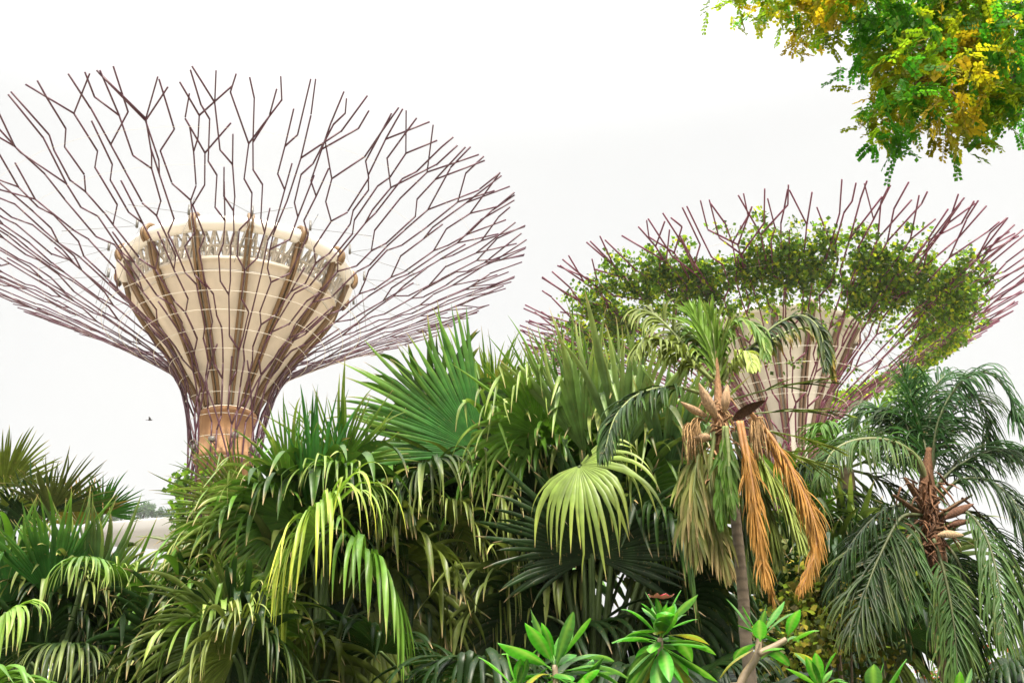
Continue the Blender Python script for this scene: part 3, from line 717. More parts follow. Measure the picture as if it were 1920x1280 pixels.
def dying_palm():
    rng = np.random.default_rng(77); Y = 9.6
    S = np.dot(at(1355, 760, Y) - EYE, FW) / FPX      # metres per pixel at the crown
    top = at(1352, 765, Y); foot = at(1408, 1280, Y)
    gx = foot + (foot - at(1385, 1060, Y)) * 0.2; gx = V(foot[0] + .05, Y, 0)
    root = thing('feather_palm', 'dying feather palm with orange dead fronds hanging from its slim trunk', 'palm', (gx[0], gx[1], 0), 'feather palms on the right')
    pts = catmull(np.array([gx, foot, at(1393, 1110, Y), at(1378, 960, Y), at(1360, 840, Y), top]), 8)
    acc = Acc(); zz = np.arange(len(pts)); 
    fine = np.stack([np.interp(np.linspace(0, len(pts) - 1, 150), zz, pts[:, c]) for c in range(3)], 1)
    tube(acc, fine, np.interp(np.arange(150), [0, 149], [.055, .038]) * (1 + .07 * (np.arange(150) % 4 == 0)), 12,
         np.array([.20, .155, .11]) * (1 - .35 * (np.arange(150) % 4 == 0))[:, None]); acc.build('trunk', MAT['bark'], root, smooth=True)
    # fibrous crown shaft
    acc = Acc(); sh = np.array([at(1358, 905, Y), at(1352, 830, Y), at(1348, 770, Y), at(1346, 720, Y), at(1343, 640, Y)])
    tube(acc, catmull(sh, 6), np.interp(np.arange(25), [0, 8, 14, 24], [.05, .085, .045, .012]), 10, (.26, .14, .07)); 
    for k in range(60):
        p = at(1352 + rng.normal() * 14, 780 + rng.uniform(-40, 130), Y - .1); d = norm(rng.normal(size=3) + DOWN * .8)
        tube(acc, np.array([p, p + d * .12, p + d * .2 + DOWN * .1]), [.012, .008, .002], 4, np.array([.3, .17, .08]) * rng.uniform(.6, 1.4))
    acc.build('crown_shaft', MAT['fibre'], root)
    def fr(px, py, ang, tow, Lpx, **k):
        d = idir(ang, tow); return frond(root, at(px, py, Y + k.pop('dy', 0)), d, Lpx * S, rng, **k)
    def fp(pts, dy=(0, 0), **k):
        dd = np.linspace(dy[0], dy[1], len(pts)); return frond(root, None, UP, 1, rng, path=np.array([at(x, y, Y + e) for (x, y), e in zip(pts, dd)]), **k)
    fp([(1347, 720), (1342, 660), (1332, 590)], leaf=.40, ang0=22, ang1=10, ldroop=.1, tint='fresh', tip='pale', M=20, lift=.05, t0=.05)
    fp([(1349, 720), (1352, 670), (1362, 620)], leaf=.36, ang0=24, ang1=10, ldroop=.12, tint='olive', tip='pale', M=22, lift=.05, t0=.05)
    fp([(1345, 715), (1330, 650), (1300, 585)], leaf=.40, ang0=24, ang1=10, ldroop=.25, tint='fresh', tip='mid', M=28, lift=.05, t0=.05)
    fp([(1325, 740), (1265, 726), (1200, 738), (1155, 780), (1132, 850)], (0, -.5), leaf=.42, ldroop=1.3, tint='dark', tip='mid', M=56)
    fp([(1335, 715), (1285, 650), (1235, 596), (1198, 580), (1178, 600)], (0, .3), leaf=.36, ldroop=1.4, tint='olive', tip='pale', M=46)
    fp([(1335, 712), (1292, 675), (1245, 640), (1205, 640), (1190, 665)], (0, -.4), leaf=.33, ldroop=1.4, tint='olive', tip='pale', M=40)
    fp([(1340, 705), (1315, 650), (1285, 620), (1262, 640)], (0, .5), leaf=.3, ldroop=1.3, tint='mid', tip='pale', M=34)
    fp([(1350, 700), (1362, 625), (1395, 600), (1425, 622), (1438, 665)], (0, -.3), leaf=.27, ldroop=1.5, tint='mid', tip='pale', M=40)
    fp([(1355, 705), (1410, 650), (1458, 608), (1503, 592), (1537, 620), (1550, 690)], (0, -.3), leaf=.3, ldroop=1.7, tint='dark', tip='olive', M=50)
    fp([(1355, 705), (1420, 655), (1470, 625), (1520, 615), (1550, 650), (1562, 705)], (0, .4), leaf=.26, ldroop=1.7, tint='olive', tip='orange', M=36)
    fp([(1356, 715), (1380, 672), (1402, 660), (1412, 690)], (0, -.4), leaf=.22, ldroop=1.6, tint='pale', tip='pale', M=34)
    for (px, py, ang, L) in ((1370, 750, 72, 190), (1375, 780, 82, 200), (1380, 800, 96, 190), (1385, 830, 100, 170), (1390, 815, 108, 190)):
        fr(px, py, ang, 5, L, droop=.12, leaf=.34, ang0=20, ang1=8, ldroop=.15, tint='dark' if ang < 90 else 'olive', tip='pale', M=5, t0=.35, rr=.010, lift=0)
    hang = dict(ang0=22, ang1=8, ldroop=.9, lift=.05, t0=.12, ragged=0)
    for pts, tn, tp, lf, d in (([(1330, 800), (1308, 860), (1300, 940), (1308, 1040)], 'olive', 'tan', .45, -.2), ([(1325, 810), (1296, 870), (1290, 960), (1298, 1010)], 'olive', 'pale', .42, -.1),
                        ([(1340, 810), (1330, 900), (1340, 990), (1362, 1060)], 'olive', 'tan', .5, -.1), ([(1362, 800), (1366, 850), (1370, 920), (1374, 960)], 'mid', 'olive', .24, -.35), ([(1358, 800), (1356, 860), (1352, 920), (1350, 980)], 'mid', 'olive', .26, -.3),
                        ([(1380, 800), (1420, 850), (1470, 930), (1500, 1010)], 'pale', 'pale', .5, .2), ([(1378, 810), (1410, 880), (1440, 960), (1450, 1040)], 'olive', 'pale', .5, .3), ([(1375, 810), (1395, 900), (1400, 1000), (1405, 1080)], 'dark', 'olive', .5, .3)):
        fp(pts, (d, d - .1), leaf=lf, tint=tn, tip=tp, M=50, **hang)
    dead = dict(tint='orange', tip=(.47, .27, .075), rcol=(.35, .17, .06), name='dead_frond', width=.013, M=84, **hang)
    fp([(1384, 790), (1394, 850), (1410, 950), (1432, 1050), (1448, 1120)], (-.3, -.45), leaf=.34, **dead)
    fp([(1390, 790), (1404, 860), (1418, 960), (1428, 1030), (1436, 1090)], (-.3, -.5), leaf=.34, **dead)
    fp([(1408, 775), (1448, 822), (1490, 890), (1520, 955), (1532, 1005), (1522, 1055), (1502, 1105)], (-.25, -.35), leaf=.30, **{**dead, 'M': 100})
    fp([(1406, 785), (1440, 830), (1482, 900), (1512, 965), (1524, 1020), (1512, 1070), (1496, 1100)], (-.2, -.3), leaf=.28, **{**dead, 'M': 90})
    for (px, py, ang, tow, L, W) in ((1343, 782, -30, 10, 70, 10), (1325, 780, -64, 15, 56, 7), (1359, 772, 5, 0, 50, 8), (1374, 788, 54, 5, 68, 10), (1330, 818, -95, 30, 34, 9)):
        spathe(root, at(px, py, Y - .25), idir(ang, tow), L * S, W * S, idir(ang + 90, 0) * .3 + FW * (1 if ang < 20 else -1) * .8, (.42, .27, .16) if ang < 40 else (.17, .085, .05))
    for (sx, sy, w) in ((1325, 790, -1), (1312, 800, -1), (1400, 795, 1), (1410, 790, 1)):
        acc = Acc()
        for k in range(34):
            p0 = at(sx, sy, Y - .25); p3 = at(sx + w * rng.uniform(5, 34), sy + rng.uniform(25, 75), Y - .25 + rng.normal() * .06)
            tube(acc, bez(p0, p0 + V(w * .1, 0, .08), p3 + V(0, 0, .2), p3, 8), .004, 3, np.array([.38, .23, .10]) * rng.uniform(.6, 1.3))
        acc.build('dry_flower_stalk', MAT['fibre'], root)
dying_palm()

def right_palm():
    rng = np.random.default_rng(88); Y = 10.6
    S = np.dot(at(1745, 950, Y) - EYE, FW) / FPX
    top = at(1738, 940, Y); foot = at(1782, 1280, Y); g = V(foot[0] + .1, Y, 0)
    root = thing('feather_palm', 'dark green feather palm at right with a rusty fibrous crown shaft', 'palm', (g[0], g[1], 0), 'feather palms on the right')
    pts = catmull(np.array([g, foot, at(1772, 1150, Y), at(1758, 1040, Y), top]), 30)
    acc = Acc(); k = np.arange(len(pts))
    tube(acc, pts, np.interp(k, [0, len(pts)], [.085, .08]) * (1 + .07 * (k % 4 == 0)), 12, np.array([.22, .15, .09]) * (1 - .35 * (k % 4 == 0))[:, None])
    acc.build('trunk', MAT['bark'], root, smooth=True)
    acc = Acc(); sh = catmull(np.array([at(1765, 1090, Y), at(1752, 1020, Y), at(1742, 960, Y), at(1738, 900, Y), at(1742, 840, Y)]), 8)
    tube(acc, sh, np.interp(np.arange(len(sh)), [0, 10, 20, len(sh) - 1], [.075, .105, .09, .03]), 12, (.12, .055, .025))
    for i in range(110):
        p = at(1745 + rng.normal() * 22, 950 + rng.uniform(-50, 110), Y - .12 + rng.normal() * .06); d = norm(rng.normal(size=3) + UP * rng.uniform(-1, .8))
        tube(acc, np.array([p, p + d * .14, p + d * .24 + DOWN * .05]), [.014, .009, .002], 4, np.array([.13, .06, .028]) * rng.uniform(.5, 1.5))
    acc.build('crown_shaft', MAT['fibre'], root)
    for (px, py, ang, L) in ((1720, 960, -55, 60), (1725, 940, -35, 55), (1770, 960, 55, 60), (1765, 990, 75, 60), (1715, 990, -70, 60)):
        acc = Acc(); p = at(px, py, Y - .1); d = idir(ang, 10)
        tube(acc, np.array([p - d * .15, p, p + d * L * S * .6, p + d * L * S]), [.045, .04, .03, .018], 7, (.13, .07, .035), flat=.5); acc.build('frond_stub', MAT['fibre'], root, smooth=True)
    def fr(px, py, ang, tow, Lpx, **k):
        d = idir(ang, tow); return frond(root, at(px, py, Y + k.pop('dy', 0)), d, Lpx * S, rng, **k)
    def fp(pts, dy=(0, 0), **k):
        dd = np.linspace(dy[0], dy[1], len(pts)); k = {**dict(M=56, width=.021, leaf=.56, ldroop=1.1, rcol=(.07, .085, .03), rr=.02, tint='dark', tip=(.035, .08, .018), ragged=.05), **k}
        return frond(root, None, UP, 1, rng, path=np.array([at(x, y, Y + e) for (x, y), e in zip(pts, dd)]), **k)
    fp([(1742, 900), (1735, 840), (1716, 770), (1695, 702)], (0, .1), ang0=45, ldroop=.6, tint=(.024, .08, .02), tip='mid')
    fp([(1745, 890), (1760, 790), (1800, 718), (1850, 698), (1890, 738), (1912, 800)], (0, -.4), tint=(.024, .08, .02), ldroop=1.3)
    fp([(1745, 890), (1772, 800), (1812, 740), (1845, 765), (1858, 840)], (0, .5), tint='dark', ldroop=1.3)
    fp([(1742, 890), (1742, 800), (1752, 728), (1790, 700), (1832, 745)], (0, .3), tint=(.024, .08, .02), ldroop=1.3)
    fp([(1738, 905), (1718, 858), (1672, 828), (1612, 824), (1562, 846), (1538, 895)], (0, -.6), tint=(.035, .085, .018), tip='olive', ldroop=1.3, rr=.035, rcol=(.14, .15, .06))
    fp([(1738, 900), (1702, 850), (1664, 785), (1632, 762), (1596, 790)], (0, .5), tint=(.024, .08, .02), tip='olive', ldroop=1.4, leaf=.5)
    fp([(1740, 895), (1712, 830), (1690, 780), (1655, 770)], (0, .2), tint='dark', ldroop=1.2, leaf=.5)
    fp([(1748, 920), (1790, 878), (1850, 848), (1910, 850), (1965, 895)], (0, 0), ldroop=1.3)
    fp([(1755, 940), (1800, 900), (1862, 905), (1916, 960), (1942, 1035)], (0, -.5), ldroop=1.4)
    fp([(1750, 930), (1800, 860), (1865, 830), (1930, 850)], (0, .7), ldroop=1.3, tint=(.024, .08, .02))
    fp([(1765, 965), (1812, 960), (1850, 1010), (1874, 1100), (1885, 1200)], (-.1, -.6), ldroop=1.5, tint=(.035, .085, .018), tip='olive')
    fp([(1765, 970), (1830, 962), (1890, 1030), (1922, 1120), (1942, 1210)], (0, .1), ldroop=1.2)
    fp([(1728, 950), (1690, 945), (1640, 970), (1590, 1030), (1560, 1105)], (0, -.2), ldroop=.9)
    fp([(1730, 965), (1690, 970), (1655, 1030), (1626, 1100), (1605, 1185)], (-.1, -.5), ldroop=.7, leaf=.7, tip='olive')
    fp([(1735, 985), (1702, 1010), (1686, 1060), (1680, 1130)], (-.1, -.3), ldroop=.9, tint=(.035, .085, .018))
    fp([(1760, 1000), (1800, 1060), (1822, 1140), (1828, 1240)], (0, -.2), ldroop=1.0, tip='mid')
    fp([(1750, 1010), (1772, 1080), (1790, 1180), (1796, 1275)], (-.2, -.3), ldroop=1.0, tint=(.035, .085, .018), tip='olive', leaf=.5)
    for (px, py, ang, tow, L, W) in ((1772, 972, 58, 5, 58, 8), (1758, 1003, 82, 20, 44, 8), (1780, 985, 70, 0, 36, 6)):
        spathe(root, at(px, py, Y - .3), idir(ang, tow), L * S, W * S, FW * .8 + DOWN * .6, (.11, .05, .028) if ang < 80 else (.30, .21, .12))
right_palm()

def far_feather():
    rng = np.random.default_rng(99); Y = 14.5
    S = np.dot(at(1600, 900, Y) - EYE, FW) / FPX
    top = at(1585, 880, Y)
    root = thing('feather_palm', 'feather palm half hidden between the orange fronds and the right palm', 'palm', (top[0], Y, 0), 'feather palms on the right')
    acc = Acc(); pts = np.linspace(V(top[0], Y, 0), top, 70); k = np.arange(70)
    tube(acc, pts, .1 * (1 + .07 * (k % 4 == 0)), 10, np.array([.16, .12, .07]) * (1 - .3 * (k % 4 == 0))[:, None]); acc.build('trunk', MAT['bark'], root)
    for (ang, tow, L, dr, tn) in ((20, 5, 230, .6, 'fresh'), (38, 0, 220, .75, 'mid'), (-20, 10, 160, .9, 'mid'), (60, 15, 200, 1.1, 'mid'), (-60, 10, 160, 1.2, 'dark'), (95, 10, 200, 1.4, 'dark'), (130, 20, 200, 1.5, 'mid'), (-110, 20, 180, 1.5, 'mid'), (180, 40, 200, 1.5, 'dark')):
        frond(root, top, idir(ang, tow), L * S, rng, droop=dr, leaf=.6, ldroop=1.0, tint=tn, M=44)
far_feather()

# ------------------------------------------------------------------ frangipani
def broad_leaf(root, p, d, n, L, W, rng, col, curl=.4, mid=(.16, .30, .06)):
    d = norm(d); n = norm(n - d * np.dot(n, d)); s = np.cross(d, n); K = 18; col = np.array(col) * rng.uniform(.75, 1.2)
    t = np.linspace(0, 1, K); cur = d.copy(); pos = p.copy(); rows = []; cols = []
    for k in range(K):
        hw = W * (np.sin(math.pi * min(.999, t[k] ** 1.15 * .97 + .02)) ** .85) * (1 if t[k] > .12 else .35) + .0015
        m = norm(np.cross(s, cur)) * -1
        wv = .03 * math.sin(6 * t[k] + p[0] * 40) * W * 3
        for x, up in ((-1, .26), (-.52, .10), (0, -.02), (.52, .10), (1, .26)):
            rows.append(pos + s * hw * x + m * (up * hw + wv * x))
            cols.append(np.array(mid) if x == 0 else np.array(col) * (1.0 if abs(x) > .6 else 1.1) * (.9 if k % 2 else 1.08))
        cur = norm(cur + DOWN * curl / K * (0.4 + 1.5 * t[k])); pos = pos + cur * L / (K - 1)
    acc = Acc(); acc.add(np.array(rows), grid_q(K, 5), np.array(cols))
    return acc.build('leaf', MAT['gloss'], root, loc=p, smooth=True)
def frangipani(label, tips, stem_pts, Y, seed, flower=None):
    rng = np.random.default_rng(seed)
    foot = at(*stem_pts[0][0], Y); root = thing('frangipani_shrub', label, 'shrub', (foot[0], foot[1], 0), 'frangipani shrubs along the bottom edge')
    acc = Acc()
    for i, sp in enumerate(stem_pts):
        P = np.array([at(x, y, Y) for x, y in sp])
        if i == 0: P = np.concatenate([[V(P[0][0], P[0][1], 0)], P])
        c = catmull(P, 8); tube(acc, c, np.linspace(.026 if i == 0 else .018, .013, len(c)), 8, (.24, .18, .12))
    acc.build('stem', MAT['stem'], root, smooth=True)
    for (px, py, n, Lp, lo, hi) in tips:
        c = at(px, py + 2, Y); S = .97 * np.dot(c - EYE, FW) / FPX
        for k in range(n):
            f = (k + .5) / n; el = RAD(hi + (lo - hi) * f + rng.normal() * 13); az = k * 2.39996 + rng.normal() * .35
            d = V(math.cos(az) * math.cos(el), math.sin(az) * math.cos(el), math.sin(el))
            p = c + UP * (.06 * (1 - f) - .05) + d * .02
            g = rng.random(); col = (.05, .235, .018) if g < .55 else ((.08, .28, .02) if g < .8 else (.06, .16, .04))
            if f > .85 and rng.random() < .45: col = (.26, .24, .03)
            L = Lp * S * rng.uniform(.62, 1.12) * (.7 + .3 * min(1, f * 2.5))
            broad_leaf(root, p, d, UP - d * d[2] + 1e-3 * CR, L, L * rng.uniform(.12, .175), rng, col, curl=rng.uniform(.1, 1.3))
    if flower:
        c = at(*flower, Y - .02); acc = Acc()
        for q in range(3):
            cc = c + V(rng.normal() * .018, rng.normal() * .015, rng.normal() * .006)
            for k in range(5):
                az = k * 2 * math.pi / 5 + q; d = norm(V(math.cos(az), math.sin(az), .35)); s = np.cross(d, UP); t = np.linspace(0, 1, 6)
                hw = .015 * np.sin(math.pi * (t * .9 + .06)); cen = cc + d * (t * .042)[:, None]
                v = np.stack([cen - s * hw[:, None], cen + UP * .002, cen + s * hw[:, None]], 1); acc.add(v.reshape(-1, 3), grid_q(6, 3), (1, 1, 1))
        fo = acc.build('flower', MAT['petal'], root)
        acc = Acc(); tube(acc, np.array([at(tips[0][0], tips[0][1], Y), at(tips[0][0] + 8, tips[0][1] - 35, Y), c]), [.006, .005, .003], 6, (.3, .12, .05)); acc.build('flower_stalk', MAT['stem'], root)
frangipani('frangipani with glossy upright leaves, leftmost of the row at the bottom', [(1040, 1246, 22, 132, -14, 76), (968, 1285, 13, 100, 0, 70), (1088, 1290, 10, 96, 5, 66)], [[(1052, 1400), (1046, 1330), (1040, 1246)], [(1046, 1340), (1000, 1325), (968, 1285)], [(1048, 1330), (1075, 1320), (1088, 1290)]], 5.0, 31)
frangipani('frangipani bearing a pink flower above its whorl of leaves', [(1238, 1196, 34, 122, -62, 70), (1246, 1170, 14, 92, 5, 72)], [[(1245, 1400), (1240, 1280), (1238, 1196)]], 5.2, 32, flower=(1237, 1126))
frangipani('frangipani with a forked bare stem in front of the slim palm trunk', [(1424, 1190, 10, 92, -5, 72), (1474, 1198, 9, 82, -8, 72)],
           [[(1380, 1400), (1388, 1285), (1418, 1232), (1424, 1190)], [(1420, 1226), (1450, 1212), (1474, 1198)]], 5.0, 33)
frangipani('low frangipani clump just right of the forked one', [(1540, 1285, 13, 88, 0, 72), (1640, 1310, 9, 92, 5, 80)], [[(1560, 1420), (1550, 1340), (1540, 1285)], [(1556, 1380), (1600, 1350), (1640, 1310)]], 4.9, 34)
frangipani('frangipani showing one leaf tip, rightmost along the bottom edge', [(1800, 1318, 8, 84, 5, 78)], [[(1800, 1450), (1800, 1380), (1800, 1318)]], 4.9, 35)

# ------------------------------------------------------------------ overhanging tree (upper right)
def overhang():
    rng = np.random.default_rng(44); Yt = 6.0
    tr = V(6.6, 6.2, 0)
    root = thing('leafy_tree', 'tree with yellow green feathery leaves overhanging the upper right corner', 'tree', tr)
    acc = Acc(); fork = tr + V(-.2, 0, 4.2)
    tube(acc, catmull(np.array([tr, tr + V(.05, .05, 1.5), tr + V(-.08, 0, 3), fork]), 8), np.linspace(.2, .14, 25), 12, (.14, .09, .06)); acc.build('trunk', MAT['bark'], root, smooth=True)
    spots = [(1520, 30), (1545, 85), (1575, 50), (1530, 115), (1600, 20), (1640, 60), (1600, 95), (1680, 20), (1700, 80), (1650, 130), (1640, 185), (1690, 160), (1700, 215), (1665, 240), (1665, 285),
             (1715, 280), (1700, 300), (1750, 230), (1760, 175), (1760, 120), (1770, 50), (1820, 30), (1850, 90), (1900, 60), (1910, 130), (1840, 150), (1805, 200), (1830, 245), (1870, 280), (1855, 300),
             (1900, 255), (1900, 200), (1930, 30), (1950, 110), (1950, 200), (1940, 270), (1455, 5), (1480, -10), (1420, -8), (1500, 4), (1525, 40), (1555, 45), (1430, 10), (1385, -18), (1500, -40), (1580, -40), (1680, -50), (1780, -40), (1880, -40), (1980, 0), (2000, 150), (1990, 250),
             (1790, 285), (1735, 130), (1800, 110), (1870, 220)]
    limb = Acc(); leaf = Acc()
    spots = [(x + 8, y - 74) if x > 1500 else (x, y - 8) for x, y in spots]
    tops = [at(x, y, Yt + rng.normal() * .55) + V(0, 0, .12) for x, y in spots]
    hubs = [at(1960, -60, 6.2), at(1900, 150, 6.1), at(1760, 20, 6.0), at(1640, -30, 6.0), at(1760, 150, 6.1), at(1950, -200, 6.4)]
    links = [(fork, hubs[5]), (hubs[5], hubs[0]), (hubs[0], hubs[2]), (hubs[2], hubs[3]), (hubs[0], hubs[1]), (hubs[1], hubs[4]), (fork, hubs[1])]
    for i, (a, b) in enumerate(links):
        mid = (a + b) / 2 + rng.normal(size=3) * .06 + UP * .08
        c = catmull(np.array([a, mid, b]), 8); la = Acc(); tube(la, c, np.linspace(.06 if i < 2 else .03, .035 if i < 2 else .016, len(c)), 7, (.12, .055, .04)); la.build('limb', MAT['bark'], root, smooth=True)
    tw = Acc()
    for t in tops:
        h = hubs[int(np.argmin([np.linalg.norm(t - q) for q in hubs[:5]]))]
        c = catmull(np.array([h, (h + t) / 2 + rng.normal(size=3) * .05 + UP * .06, t]), 6); tube(tw, c, np.linspace(.012, .004, len(c)), 5, (.13, .06, .04))
    tw.build('twig', MAT['bark'], root, smooth=True)
    pal = [(.035, .15, .010), (.055, .18, .012), (.13, .22, .01), (.17, .21, .008), (.23, .22, .008), (.31, .23, .012)]
    for (x, y), t in zip(spots, tops):
        warm = math.sin(x * .021 + 1.0) + math.cos(y * .027 + x * .008) + rng.normal() * .7
        if 1600 < x < 1760 and 80 < y < 270: warm += .7
        if x > 1800: warm -= .4
        nl = 66 if y > -60 else 40
        if x < 1500: nl = 24; warm = max(warm, .6)
        for k in range(nl):
            o = t + np.clip(rng.normal(size=3), -1.5, 1.5) * V(.095, .25, .08); 
            ci = np.clip(int(2.2 + warm * 1.2 + rng.normal() * .9), 0, 5); col = np.array(pal[ci]) * rng.uniform(.75, 1.25)
            d = norm(rng.normal(size=3) * V(1, 1, .5) + DOWN * .55); n = norm(UP + rng.normal(size=3) * .5); n = norm(n - d * np.dot(n, d)); s = np.cross(d, n)
            L = rng.uniform(.09, .16); m = 7
            tt = np.linspace(.18, 1, m); pos = o + d * (tt * L)[:, None] + DOWN * (tt ** 2 * .03)[:, None]
            tube(leaf, np.concatenate([o[None], pos]), .0016, 3, col * .6, caps=False)
            ll = .034 * rng.uniform(.8, 1.15); lw = .0135 * rng.uniform(.8, 1.2)
            for sg in (-1, 1):
                ld = norm(d * .5 + s * sg + DOWN * .25 + rng.normal(size=(m, 3)) * .28); ls = norm(np.cross(ld, n))
                p0 = pos; p1 = pos + ld * ll * .55; p2 = pos + ld * ll
                v = np.stack([p0, p1 + ls * lw, p2, p1 - ls * lw], 1)
                leaf.add(v.reshape(-1, 3), np.arange(m * 4).reshape(-1, 4), col * (1.0 if sg > 0 else .9))
    leaf.build('crown', MAT['thin'], root)
overhang()

# ------------------------------------------------------------------ vines at the trunks, shrubs, bird
c1 = np.array(t1['_abs']); c2 = np.array(t2['_abs'])
trunk_vine(c1[0], c1[1], 2.0, at(380, 905, c1[1])[2], 61, 'bright green vine wrapped round the trunk of the taller tower', G2, math.pi)
trunk_vine(c2[0], c2[1], 1.8, at(1500, 905, c2[1])[2], 62, 'green planting round the trunk of the lower tower', G2 + [(.05, .07, .02)], 0)

def shrub(px, py, Y, rad, label, tints, seed, dots=None):
    rng = np.random.default_rng(seed); c = at(px, py, Y)
    root = thing('leafy_shrub', label, 'shrub', (c[0], Y, 0), 'background shrubs below the palms')
    acc = Acc()
    for k in range(9):
        e = c + rng.normal(size=3) * rad * .45; tube(acc, bez(V(c[0], Y, 0), V(c[0], Y, c[2] * .5), e + DOWN * .4, e, 10), np.linspace(.03, .006, 10), 5, (.12, .08, .05))
    acc.build('stem', MAT['stem'], root)
    acc = Acc()
    for k in range(46):
        leaf_clump(acc, c + rng.normal(size=3) * rad * V(.6, .5, .45) + DOWN * rng.exponential(.25), .3, 64, .09, rng, tints, .9, .3)
    acc.build('foliage', MAT['vine'], root)
shrub(1535, 1130, 13.0, .55, 'yellowish shrub showing between the orange fronds and dark palm', [(.10, .12, .02), (.06, .09, .015), (.14, .12, .03)], 71)
shrub(1800, 1290, 17.0, .7, 'low green shrub seen beneath the right feather palm', [(.05, .11, .02), (.08, .14, .02), (.25, .05, .03)], 72)
shrub(330, 1260, 16.0, .8, 'dark shrub between the two low left palms', [(.04, .09, .02), (.06, .12, .02)], 73)

def bird():
    p = at(281, 787, 40); A = Acc(); d = norm(V(1, .2, .05)); s = norm(np.cross(d, UP)); 
    root = thing('bird', 'tiny dark bird flying in the pale sky left of the taller tower', 'bird', p)
    tube(A, np.array([p - d * .09, p - d * .05, p, p + d * .05, p + d * .075, p + d * .1]), [.004, .022, .03, .022, .018, .003], 8); A.build('body', MAT['bird'], root, smooth=True)
    for sg in (-1, 1):
        A = Acc(); t = np.linspace(0, 1, 6); cen = p + s * sg * (t * .13)[:, None] + UP * (.09 * np.sin(t * 1.7))[:, None] - d * (.04 * t ** 2)[:, None]
        wv = .04 * (1 - t ** 2) + .003
        v = np.stack([cen - d * wv[:, None], cen + UP * .004, cen + d * wv[:, None], cen - UP * .004], 1); A.add(v.reshape(-1, 3), grid_q(6, 4, True), (1, 1, 1)); A.build('wing', MAT['bird'], root)
    A = Acc(); v = np.array([p - d * .08 - s * .01, p - d * .08 + s * .01, p - d * .15 + s * .03, p - d * .15 - s * .03]); A.add(np.concatenate([v, v + UP * .004]), [[0, 1, 2, 3], [4, 7, 6, 5], [0, 4, 5, 1], [2, 6, 7, 3]], (1, 1, 1)); A.build('tail', MAT['bird'], root)
bird()

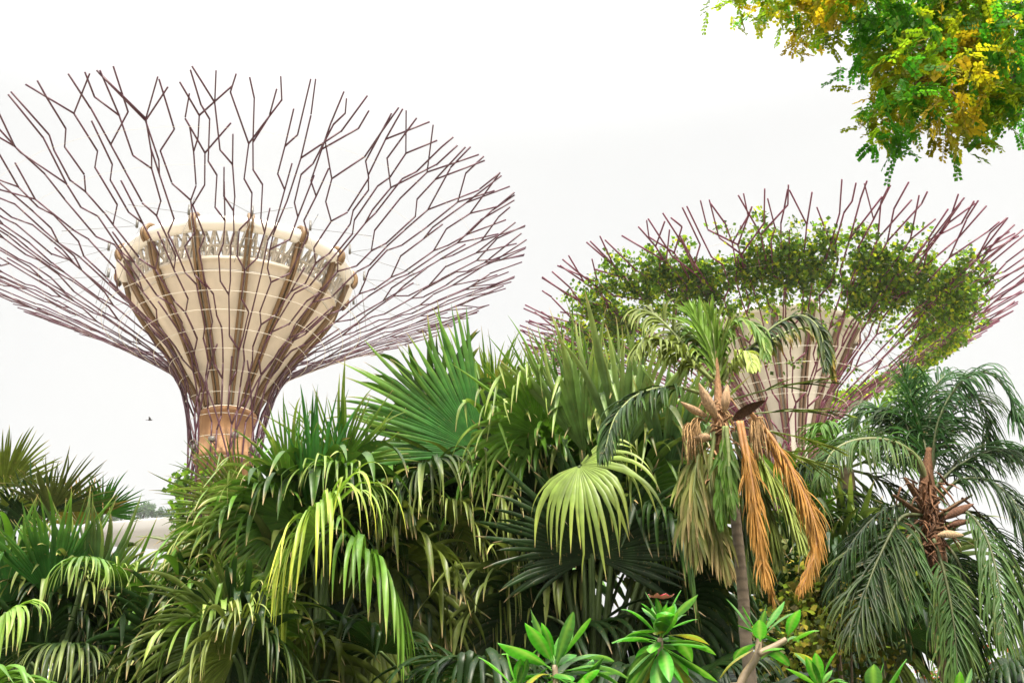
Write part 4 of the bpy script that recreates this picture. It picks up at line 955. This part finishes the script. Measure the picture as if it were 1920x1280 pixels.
# ------------------------------------------------------------------ far hotel with the boat shaped roof deck
def hotel():
    Y = 620.0; 
    zl = at(270, 990, Y); zt = zl[2]
    x0 = at(160, 1000, Y)[0]; x1 = at(930, 1000, Y)[0]
    root = thing('hotel', 'pale far off high rise whose towers carry a long hull shaped roof deck', 'building', ((x0 + x1) / 2, Y, 0))
    m, n = new_mat('facade bands'); out = n.nodes.new('ShaderNodeOutputMaterial'); p = n.nodes.new('ShaderNodeBsdfPrincipled')
    tc = n.nodes.new('ShaderNodeTexCoord'); sx = n.nodes.new('ShaderNodeSeparateXYZ'); mo = n.nodes.new('ShaderNodeMath'); mo.operation = 'MODULO'; mo.inputs[1].default_value = 3.4
    gt = n.nodes.new('ShaderNodeMath'); gt.operation = 'GREATER_THAN'; gt.inputs[1].default_value = 1.5
    mc = n.nodes.new('ShaderNodeMix'); mc.data_type = 'RGBA'; mc.inputs[6].default_value = (.62, .6, .58, 1); mc.inputs[7].default_value = (.14, .24, .24, 1)
    n.links.new(tc.outputs['Object'], sx.inputs[0]); n.links.new(sx.outputs[2], mo.inputs[0]); n.links.new(mo.outputs[0], gt.inputs[0]); n.links.new(gt.outputs[0], mc.inputs[0])
    n.links.new(mc.outputs[2], p.inputs['Base Color']); p.inputs['Roughness'].default_value = .35; n.links.new(p.outputs[0], out.inputs[0])
    for (a, b) in ((430, 535), (728, 985), (-60, 190)):
        A = Acc(); xa, xb = at(a, 1250, Y)[0], at(b, 1250, Y)[0]; zz = np.linspace(0, zt - 14, 30)
        sp = 10 + 16 * (1 - zz / zt) ** 1.8
        v = np.stack([np.stack([np.full(30, xa), Y - sp, zz], 1), np.stack([np.full(30, xb), Y - sp, zz], 1), np.stack([np.full(30, xb), Y + sp, zz], 1), np.stack([np.full(30, xa), Y + sp, zz], 1)], 1)
        A.add(v.reshape(-1, 3), grid_q(30, 4, True), (1, 1, 1)); tw = A.build('tower', m, root)
        A = Acc()
        for k in range(int((zt - 16) / 3.4)):
            z = 3.4 * k + .75; s2 = 10 + 16 * (1 - z / zt) ** 1.8
            box(A, V((xa + xb) / 2, Y - s2 - .5, z), ((xb - xa) / 2 + .3, .7, .45))
        A.build('balcony', MAT['tubew'], tw)
    A = Acc(); K = 50; t = np.linspace(0, 1, K); xs = x0 + (x1 - x0) * t
    wid = 19 * np.sin(math.pi * np.clip(t * .96 + .02, 0, 1)) ** .4 + .5; dep = 13 * np.sin(math.pi * np.clip(t * .96 + .02, 0, 1)) ** .35 + 1
    rows = []
    for a in np.linspace(-math.pi / 2, math.pi / 2, 13):
        rows.append(np.stack([xs, Y + wid * np.sin(a), zt - dep * np.cos(a) ** .8], 1))
    rows = [np.stack([xs, Y - wid, np.full(K, zt + 1.2)], 1)] + rows + [np.stack([xs, Y + wid, np.full(K, zt + 1.2)], 1)]
    v = np.stack(rows, 1); A.add(v.reshape(-1, 3), grid_q(K, len(rows), True), (1, 1, 1)); A.build('roof_deck', surface('pale cladding', (.30, .30, .30), .5, .06, .05), root, smooth=True)
    rng = np.random.default_rng(9)
    kinds = ((205, 22, 'round'), (226, 30, 'round'), (246, 26, 'round'), (268, 34, 'palm'), (284, 28, 'palm'), (300, 26, 'round'), (318, 28, 'round'), (334, 24, 'round'), (176, 24, 'round'))
    lab = {205: 'small rounded roof tree left of the dome shaped pair', 226: 'rounded roof tree, larger one of the dome shaped pair', 246: 'rounded roof tree just left of the tall roof palm', 268: 'tallest palm growing on the far roof deck',
           284: 'shorter palm next to the tallest one on the far roof deck', 300: 'bushy roof tree just right of the two roof palms', 318: 'bushy roof tree second from the right on the far deck', 334: 'bushy roof tree nearest the taller steel tower on the far deck', 176: 'leftmost roof tree on the far deck behind palm leaves'}
    for (px, hp, kd) in kinds:
        h = hp / FPX * Y * 1.12; b = at(px, 985, Y - 6); b[2] = zt + .6
        r = thing('roof_tree', lab[px], 'tree', b, 'trees on the far roof deck'); A = Acc()
        tube(A, np.array([b, b + UP * h * .5, b + UP * h * .8]), [.4, .3, .2], 6, (.1, .08, .06)); A.build('trunk', MAT['bark'], r)
        A = Acc(); T = [(.04, .075, .045), (.05, .09, .05), (.03, .06, .04)]
        for k in range(26):
            o = rng.normal(size=3) * V(.36, .36, .2) * h if kd == 'round' else rng.normal(size=3) * V(.26, .26, .16) * h
            leaf_clump(A, b + UP * h * (.62 if kd == 'round' else .8) + o, h * .16, 30, h * .1, rng, T, .8, .2 if kd == 'round' else .9)
        A.build('crown', MAT['vine'], r)
hotel()

# ------------------------------------------------------------------ air
def haze():
    m, n = new_mat('haze'); out = n.nodes.new('ShaderNodeOutputMaterial'); v = n.nodes.new('ShaderNodeVolumePrincipled')
    v.inputs['Color'].default_value = (.93, .95, .96, 1); v.inputs['Density'].default_value = .00016; v.inputs['Anisotropy'].default_value = .2
    n.links.new(v.outputs[0], out.inputs['Volume'])
    A = Acc(); box(A, V(0, 0, 124), (3200, 3200, 125.2)); o = A.build('haze', m); o['kind'] = 'stuff'
haze()

for o in list(bpy.data.objects):
    if '_abs' in o: del o['_abs']
